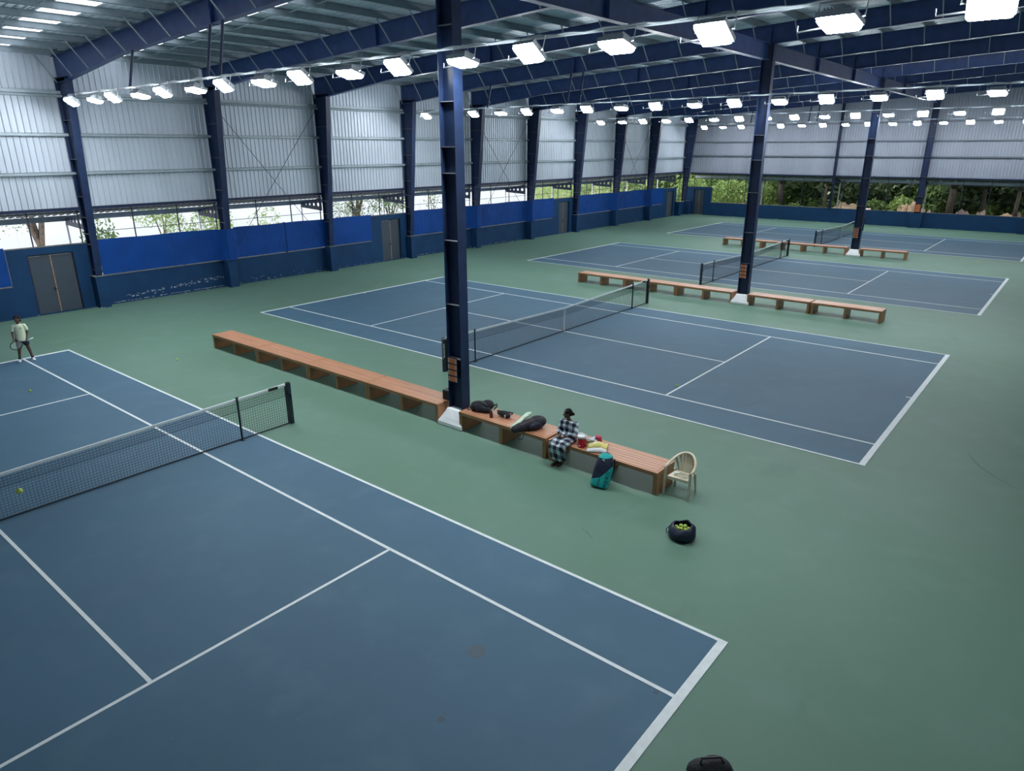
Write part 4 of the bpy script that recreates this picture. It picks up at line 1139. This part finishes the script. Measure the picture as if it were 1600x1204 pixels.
hq.ell(P(0, .09, .15), (.362*h, .395*h, .375*h), 20, 14, R); hq.ell(P(0, .24, -.02), (.29*h, .24*h, .30*h), 14, 10, R)
for s in (-1, 1): hq.ell(P(s*.25, -.08, .25), (.12*h, .18*h, .14*h), 12, 8, R)
hq.ell(P(0, .50, -.08), (.19*h, .16*h, .19*h), 14, 10, R)
hq.ell(P(.02, .60, -.12), (.1*h, .1*h, .12*h), 12, 8, R)
soft_part('hair', hq, M_hair, wm, .007, 2)
q = MB()
def er(c, a, b, tilt=0, n=24):
    return [(c[0]+a*math.cos(2*PI*k/n), c[1]+b*math.sin(2*PI*k/n)*math.cos(tilt), c[2]+b*math.sin(2*PI*k/n)*math.sin(tilt)) for k in range(n)]
q.loft([er((0, .02, .515), .185, .15), er((0, .02, .62), .18, .145), er((-.01, .03, .74), .158, .122), er((-.015, .02, .86), .165, .118), er((-.02, .015, .925), .165, .095), er((-.02, .012, .965), .105, .075)])
for a, b, c, k in ((sh_r, el_r, wr_r, .55), (sh_l, el_l, wr_l, .55)):
    q.cap(a, b, .065, .058, 16); e = Vector(b)+(Vector(c)-Vector(b))*k; q.cap(b, e, .056, .05, 16)
for i, s in enumerate((-1, 1)): q.cap((s*.085, 0, .585), knees[i], .105, .085, 16)
q.cap((0, -.05, .57), (0, -.38, .55), .12, .09, 16)
# skirt below the knees: a flattened falling tube
K = [((0, -.44, .555), .205, .09), ((0, -.455, .47), .215, .085), ((-.02, -.42, .38), .215, .10), ((-.035, -.37, .28), .205, .115), ((-.04, -.33, .20), .19, .125), ((-.04, -.325, .165), .195, .13)]
q.loft([er(c, a, b) for c, a, b in K])
o = soft_part('dress', q, M_plaid, wm, .009, 5)
dt = bpy.data.textures.new('folds', 'CLOUDS'); dt.noise_scale = .09
dm = o.modifiers.new('folds', 'DISPLACE'); dm.texture = dt; dm.strength = .022; dm.mid_level = .5; dm.texture_coords = 'LOCAL'
for i, s in enumerate((-1, 1)):
    a = Vector(ankles[i]); q = MB(); q.ell(a+Vector((-.01+s*.01, -.08, -.075)), (.042, .125, .012), 16, 6)
    sd_ = q.build('sandal', M_sandal, wm, True)
    MB().tube([a+Vector((-.05+s*.015, -.11, -.07)), a+Vector((-.02+s*.015, -.115, -.02)), a+Vector((.025+s*.015, -.11, -.07))], .009, 6).build('sandal_strap', M_sandal, sd_, True)
t = thing('phone', 'dark phone in the hands of the seated woman', 'phone', (6.66, 8.665, .672), .3)
bevel(MB().box(-.035, .035, -.07, .07, 0, .009).build('case', M_black, t), .004)

# ------------------------------------------------------------------ outside: trees, mounds, building
def leaves(n, c, r, size, seed, shell=.55):
    g = np.random.default_rng(seed); d = g.normal(size=(n, 3)); d /= np.linalg.norm(d, axis=1)[:, None]
    rad = (shell+(1-shell)*g.random(n))**.7
    p = np.array(c)+d*rad[:, None]*np.array(r)
    a = g.normal(size=(n, 3)); a /= np.linalg.norm(a, axis=1)[:, None]; b = np.cross(a, g.normal(size=(n, 3))); b /= np.linalg.norm(b, axis=1)[:, None]
    s = size*(.6+.8*g.random(n))[:, None]
    V = np.stack([p-a*s, p+b*s*.45, p+a*s, p-b*s*.45], 1).reshape(-1, 3)
    return V
def foliage(name, blobs, m, parent, seed):
    V = np.concatenate([leaves(n, c, r, sz, seed+i) for i, (n, c, r, sz) in enumerate(blobs)])
    me = bpy.data.meshes.new(name); nf = len(V)//4
    me.vertices.add(len(V)); me.vertices.foreach_set('co', V.ravel()); me.loops.add(nf*4); me.loops.foreach_set('vertex_index', np.arange(nf*4))
    me.polygons.add(nf); me.polygons.foreach_set('loop_start', np.arange(0, nf*4, 4)); me.update(calc_edges=True); me.materials.append(m)
    o = link(name, me, parent); o['kind'] = 'stuff'; return o
def tree(x, y, h, cr, lab, m, bark, seed, trunk=.16, cz=None, n=2600, branches=4, z0=-.35, name='tree', size=.075, fork=None):
    g = random.Random(seed)
    t = thing(name, lab, 'tree', (x, y, z0), g.random()*6, 'trees outside')
    q = MB(); cz = cz or h*.62; fork = fork or cz*.55
    q.tube([(0, 0, 0), (.05, .03, fork*.5), (0, .06, fork)], [trunk*1.25, trunk, trunk*.85], 10)
    bl = []
    for i in range(branches):
        a = 2*PI*i/branches+g.random(); rr = cr*.55
        e = (rr*math.cos(a), rr*math.sin(a), cz+g.uniform(-.2, .25)*h)
        q.tube([(0, .06, fork*.95), (e[0]*.4, e[1]*.4, fork+(e[2]-fork)*.55), e], [trunk*.7, trunk*.45, trunk*.15], 8)
        bl.append((int(n*(.11/.075 if size < .1 else 1))//(branches+1), e, (cr*.62, cr*.62, h*.24), size))
    bl.append((n//(branches+1), (0, 0, cz+.2*h), (cr*.7, cr*.7, h*.25), size))
    q.smooth = True; q.build('trunk', bark, t); foliage('foliage', bl, m, t, seed*31)
    return t
def bush(x, y, r, h, lab, m, seed, n=1500, z0=-.35, size=.10):
    g = random.Random(seed); t = thing('bush', lab, 'bush', (x, y, z0), g.random()*6, 'bushes outside')
    q = MB()
    for i in range(5):
        a = 2*PI*i/5+g.random(); q.tube([(.05*math.cos(a), .05*math.sin(a), 0), (r*.5*math.cos(a), r*.5*math.sin(a), h*.7)], [.03, .012], 6)
    q.build('stems', M_barkd, t)
    bl = [(n//4, (0, 0, h*.5), (r*.8, r*.8, h*.5), size)]+[(n//4, (r*.55*math.cos(a), r*.55*math.sin(a), h*.42), (r*.55, r*.55, h*.42), size) for a in (g.random()*2, 2.1+g.random(), 4.2+g.random())]
    foliage('foliage', bl, m, t, seed*17)
    return t
# seen through the left windows
tree(-25.0, 9.3, 6.5, 1.6, 'bare forked tree trunk outside the nearest grey door', L_mid, M_bark, 3, .20, cz=5.6, n=900, branches=4, z0=-.3, fork=2.35)
bush(-24.6, 12.0, 1.0, 3.9, 'loose green shrub outside, just right of the nearest wall column', L_mid, 4, 1300, -.3)
tree(-26.0, 15.8, 5.4, 1.5, 'young bright green tree outside the first window bay, left one', L_light, M_bark, 5, .07, cz=3.1, n=2400, z0=-.3)
tree(-25.0, 18.4, 4.8, 1.2, 'young bright green tree outside the first window bay, right one', L_light, M_bark, 6, .06, cz=2.8, n=1700, z0=-.3)
tree(-26.0, 22.3, 3.6, 1.1, 'thin pale sapling outside the cross-braced window bay', L_light, M_bark, 7, .04, cz=2.2, n=420, z0=-.3)
bush(-27.5, 25.0, .9, 1.9, 'low sparse shrub outside the cross-braced window bay', L_light, 8, 500, -.3)
tree(-26.0, 29.6, 6.5, 2.2, 'dark trunked tree outside, left of the second grey door', L_dark, M_barkd, 9, .20, cz=4.6, n=3000, branches=5, z0=-.3, fork=2.2)
tree(-25.0, 31.8, 5.0, 1.5, 'leafy green tree outside, above the second grey door', L_mid, M_barkd, 10, .09, cz=3.2, n=1900, z0=-.3)
tree(-24.5, 35.6, 4.6, .9, 'sparse branchy tree outside, right of the second grey door', L_mid, M_bark, 11, .05, cz=3.6, n=420, z0=-.3)
tree(-27.0, 54.5, 5.0, 2.0, 'green tree outside, right of the third grey door', L_light, M_bark, 12, .1, cz=2.8, n=2000, z0=-.3)
tree(-26.5, 59.5, 5.0, 2.0, 'mid green tree outside beside the far window bays', L_mid, M_barkd, 13, .1, cz=2.8, n=2200, z0=-.3)
tree(-25.5, 65.0, 5.2, 2.1, 'dense tree outside the far left corner', L_mid, M_barkd, 14, .12, cz=2.8, n=2400, z0=-.3)
# back thicket
hz_ = [(-20.5, 72, 2.2, 4.5, L_light, 'bush'), (-16.5, 73.5, 2.2, 4.2, L_light, 'bush'), (-13.2, 72.8, 1.9, 3.6, L_light, 'bush'), (-11.2, 71.8, 1.1, 1.5, L_light, 'bush'), (-9.4, 72.3, 1.2, 1.5, L_light, 'bush'),
       (-7.4, 75, 1.5, 2.0, L_mid, 'bush'), (-2.2, 73.8, 1.5, 2.2, L_mid, 'bush'), (.2, 74, 1.4, 2.6, L_light, 'bush'), (3.4, 71.6, 1.1, .9, L_light, 'bush'), (6.9, 76, 1.2, 2.4, L_light, 'bush'), (9.0, 76, 1.5, 2.0, L_mid, 'bush'), (11.5, 73, 1.6, 2.6, L_mid, 'bush')]
bl_ = ['tall bright bush outside the far left corner', 'tall bright bush left of the second inner column, leftmost', 'tall bright bush just left of the second inner column', 'low bright bush outside, right of the second inner column',
       'low bright bush left of the dark tree trunk outside', 'low bush between trunk and slim back column', 'bush left of the sandy mound outside the back wall', 'bright bush beside the sandy mound outside the back wall',
       'low grassy clump right of the signed back column', 'yellow-green shrub behind the pink boulders', 'shrub right of the pink boulders', 'shrub at the right edge outside the back wall']
for i, (x, y, r, h_, m, _) in enumerate(hz_): bush(x, y, r, h_, bl_[i], m, 40+i, 1300, size=.2)
bt = [(-19, 80, 9, 4, L_mid), (-14, 81, 9, 4, L_dark), (-11.0, 77.5, 7, 2.8, L_mid), (-8.6, 78.5, 8, 3.2, L_dark), (-5.2, 80, 8, 3.2, L_dark), (-2.4, 78, 8, 3, L_dark), (1.0, 80, 8, 3.4, L_mid), (3.2, 78, 8, 3, L_mid),
      (5.6, 77, 8, 3.2, L_dark), (8.2, 79, 8, 3.4, L_dark), (10.8, 78, 8, 3.2, L_dark), (14.5, 79, 9, 4, L_dark), (19, 80, 9, 4, L_mid)]
bn = ['far left corner, tallest', 'left of the second inner column', 'just right of the second inner column', 'with a thick dark trunk', 'above the slim back column', 'behind the sandy mound, darkest',
      'left of the signed back column', 'just right of the signed back column', 'with a trunk beside the pink boulders', 'behind the yellow-green shrub', 'near the right frame edge', 'beyond the right frame edge, inner one', 'beyond the right frame edge, outer one']
for i, (x, y, h_, c_, m) in enumerate(bt):
    tree(x, y, h_, c_, 'dense green tree outside the back wall, '+bn[i], m, M_barkd, 70+i, .22 if i in (3, 8, 9) else .14, cz=h_*.42, n=2600, branches=6, size=.30)
for i, (x, y, w_) in enumerate(((-11.0, 72.6, .30), (-6.6, 73.2, .12), (4.5, 72.2, .30), (6.7, 73.8, .18), (9.4, 72.6, .16))):
    tree(x, y, 8, 2.6, 'thick-trunked tree close outside the back wall, %s from the left' % words[i], L_dark, M_barkd, 140+i, w_, cz=6.2, n=1500, branches=5, size=.22, fork=3.4)
for i in range(9):
    tree(-34+9*i, 92+2*(i % 2), 12, 6.5, 'tall tree of the distant wood line, %s from the left' % words[i], L_dark if i % 2 else L_mid, M_barkd, 100+i, .25, cz=5, n=3600, branches=6, size=.42)
def lump(name, lab, cat, x, y, r, h_, m, seed, z0=-.4, n=28, rough=.34):
    q = MB(); q.ell((0, 0, 0), 1, 40, 26); 
    q.v = [tuple(Vector((p[0]*r, p[1]*r*.8, max(p[2], -.2)*h_))*(1+rough*noise.fractal(Vector(p)*2.3+Vector((seed*3.7, 0, 0)), .8, 2, 5))) for p in q.v]
    q.smooth = True; o = q.build(name, m); o.location = (x, y, z0); return tag(o, lab, cat, 'mounds and boulders outside')
lump('sand_mound', 'sandy earth mound outside, right of the slim back column', 'mound', -4.6, 73.5, 1.9, 1.5, M_soil, 1)
lump('sand_mound', 'pale rubble heap outside, beside the third inner column', 'mound', -2.9, 72.6, 1.2, 1.25, M_rock, 2)
lump('sand_mound', 'brown earth mound outside, left of the signed back column', 'mound', 1.1, 73.0, 1.4, 1.8, M_soil, 3)
lump('rock', 'small pale rock left of the brown earth mound', 'rock', -.45, 72.4, .6, 1.15, M_rock, 4)
lump('rock', 'small pale rock right of the signed back column', 'rock', 3.1, 71.2, .4, 1.3, M_rock, 9)
lump('boulder', 'large pink boulder outside, left of two', 'boulder', 5.4, 73.5, .85, 1.55, M_rock, 5, rough=.15)
lump('boulder', 'smaller pale boulder right of the large pink one', 'boulder', 6.75, 73.5, .55, 1.45, M_rock, 6)
lump('sand_mound', 'rubble bank outside near the right frame edge', 'mound', 9.2, 73.2, 1.7, 1.3, M_soil, 7)
lump('sand_mound', 'pale earth bank beneath the bright bushes', 'mound', -14.6, 71.5, 1.6, 1.3, M_soil, 8)
# long white building across the yard
t = thing('building', 'long white rendered building across the yard', 'building', (-38, 20, -.3))
MB().box(-6, 0, -50, 46, 0, 6).build('wall', M_bldg, t)
MB().box(-6.3, .35, -50.3, 46.3, 6, 6.25).build('roof', M_roof, t)
for i in range(19):
    MB().box(0, .06, -48+5*i, -47.7+5*i, 0, 6).build('pilaster', M_bldg, t)
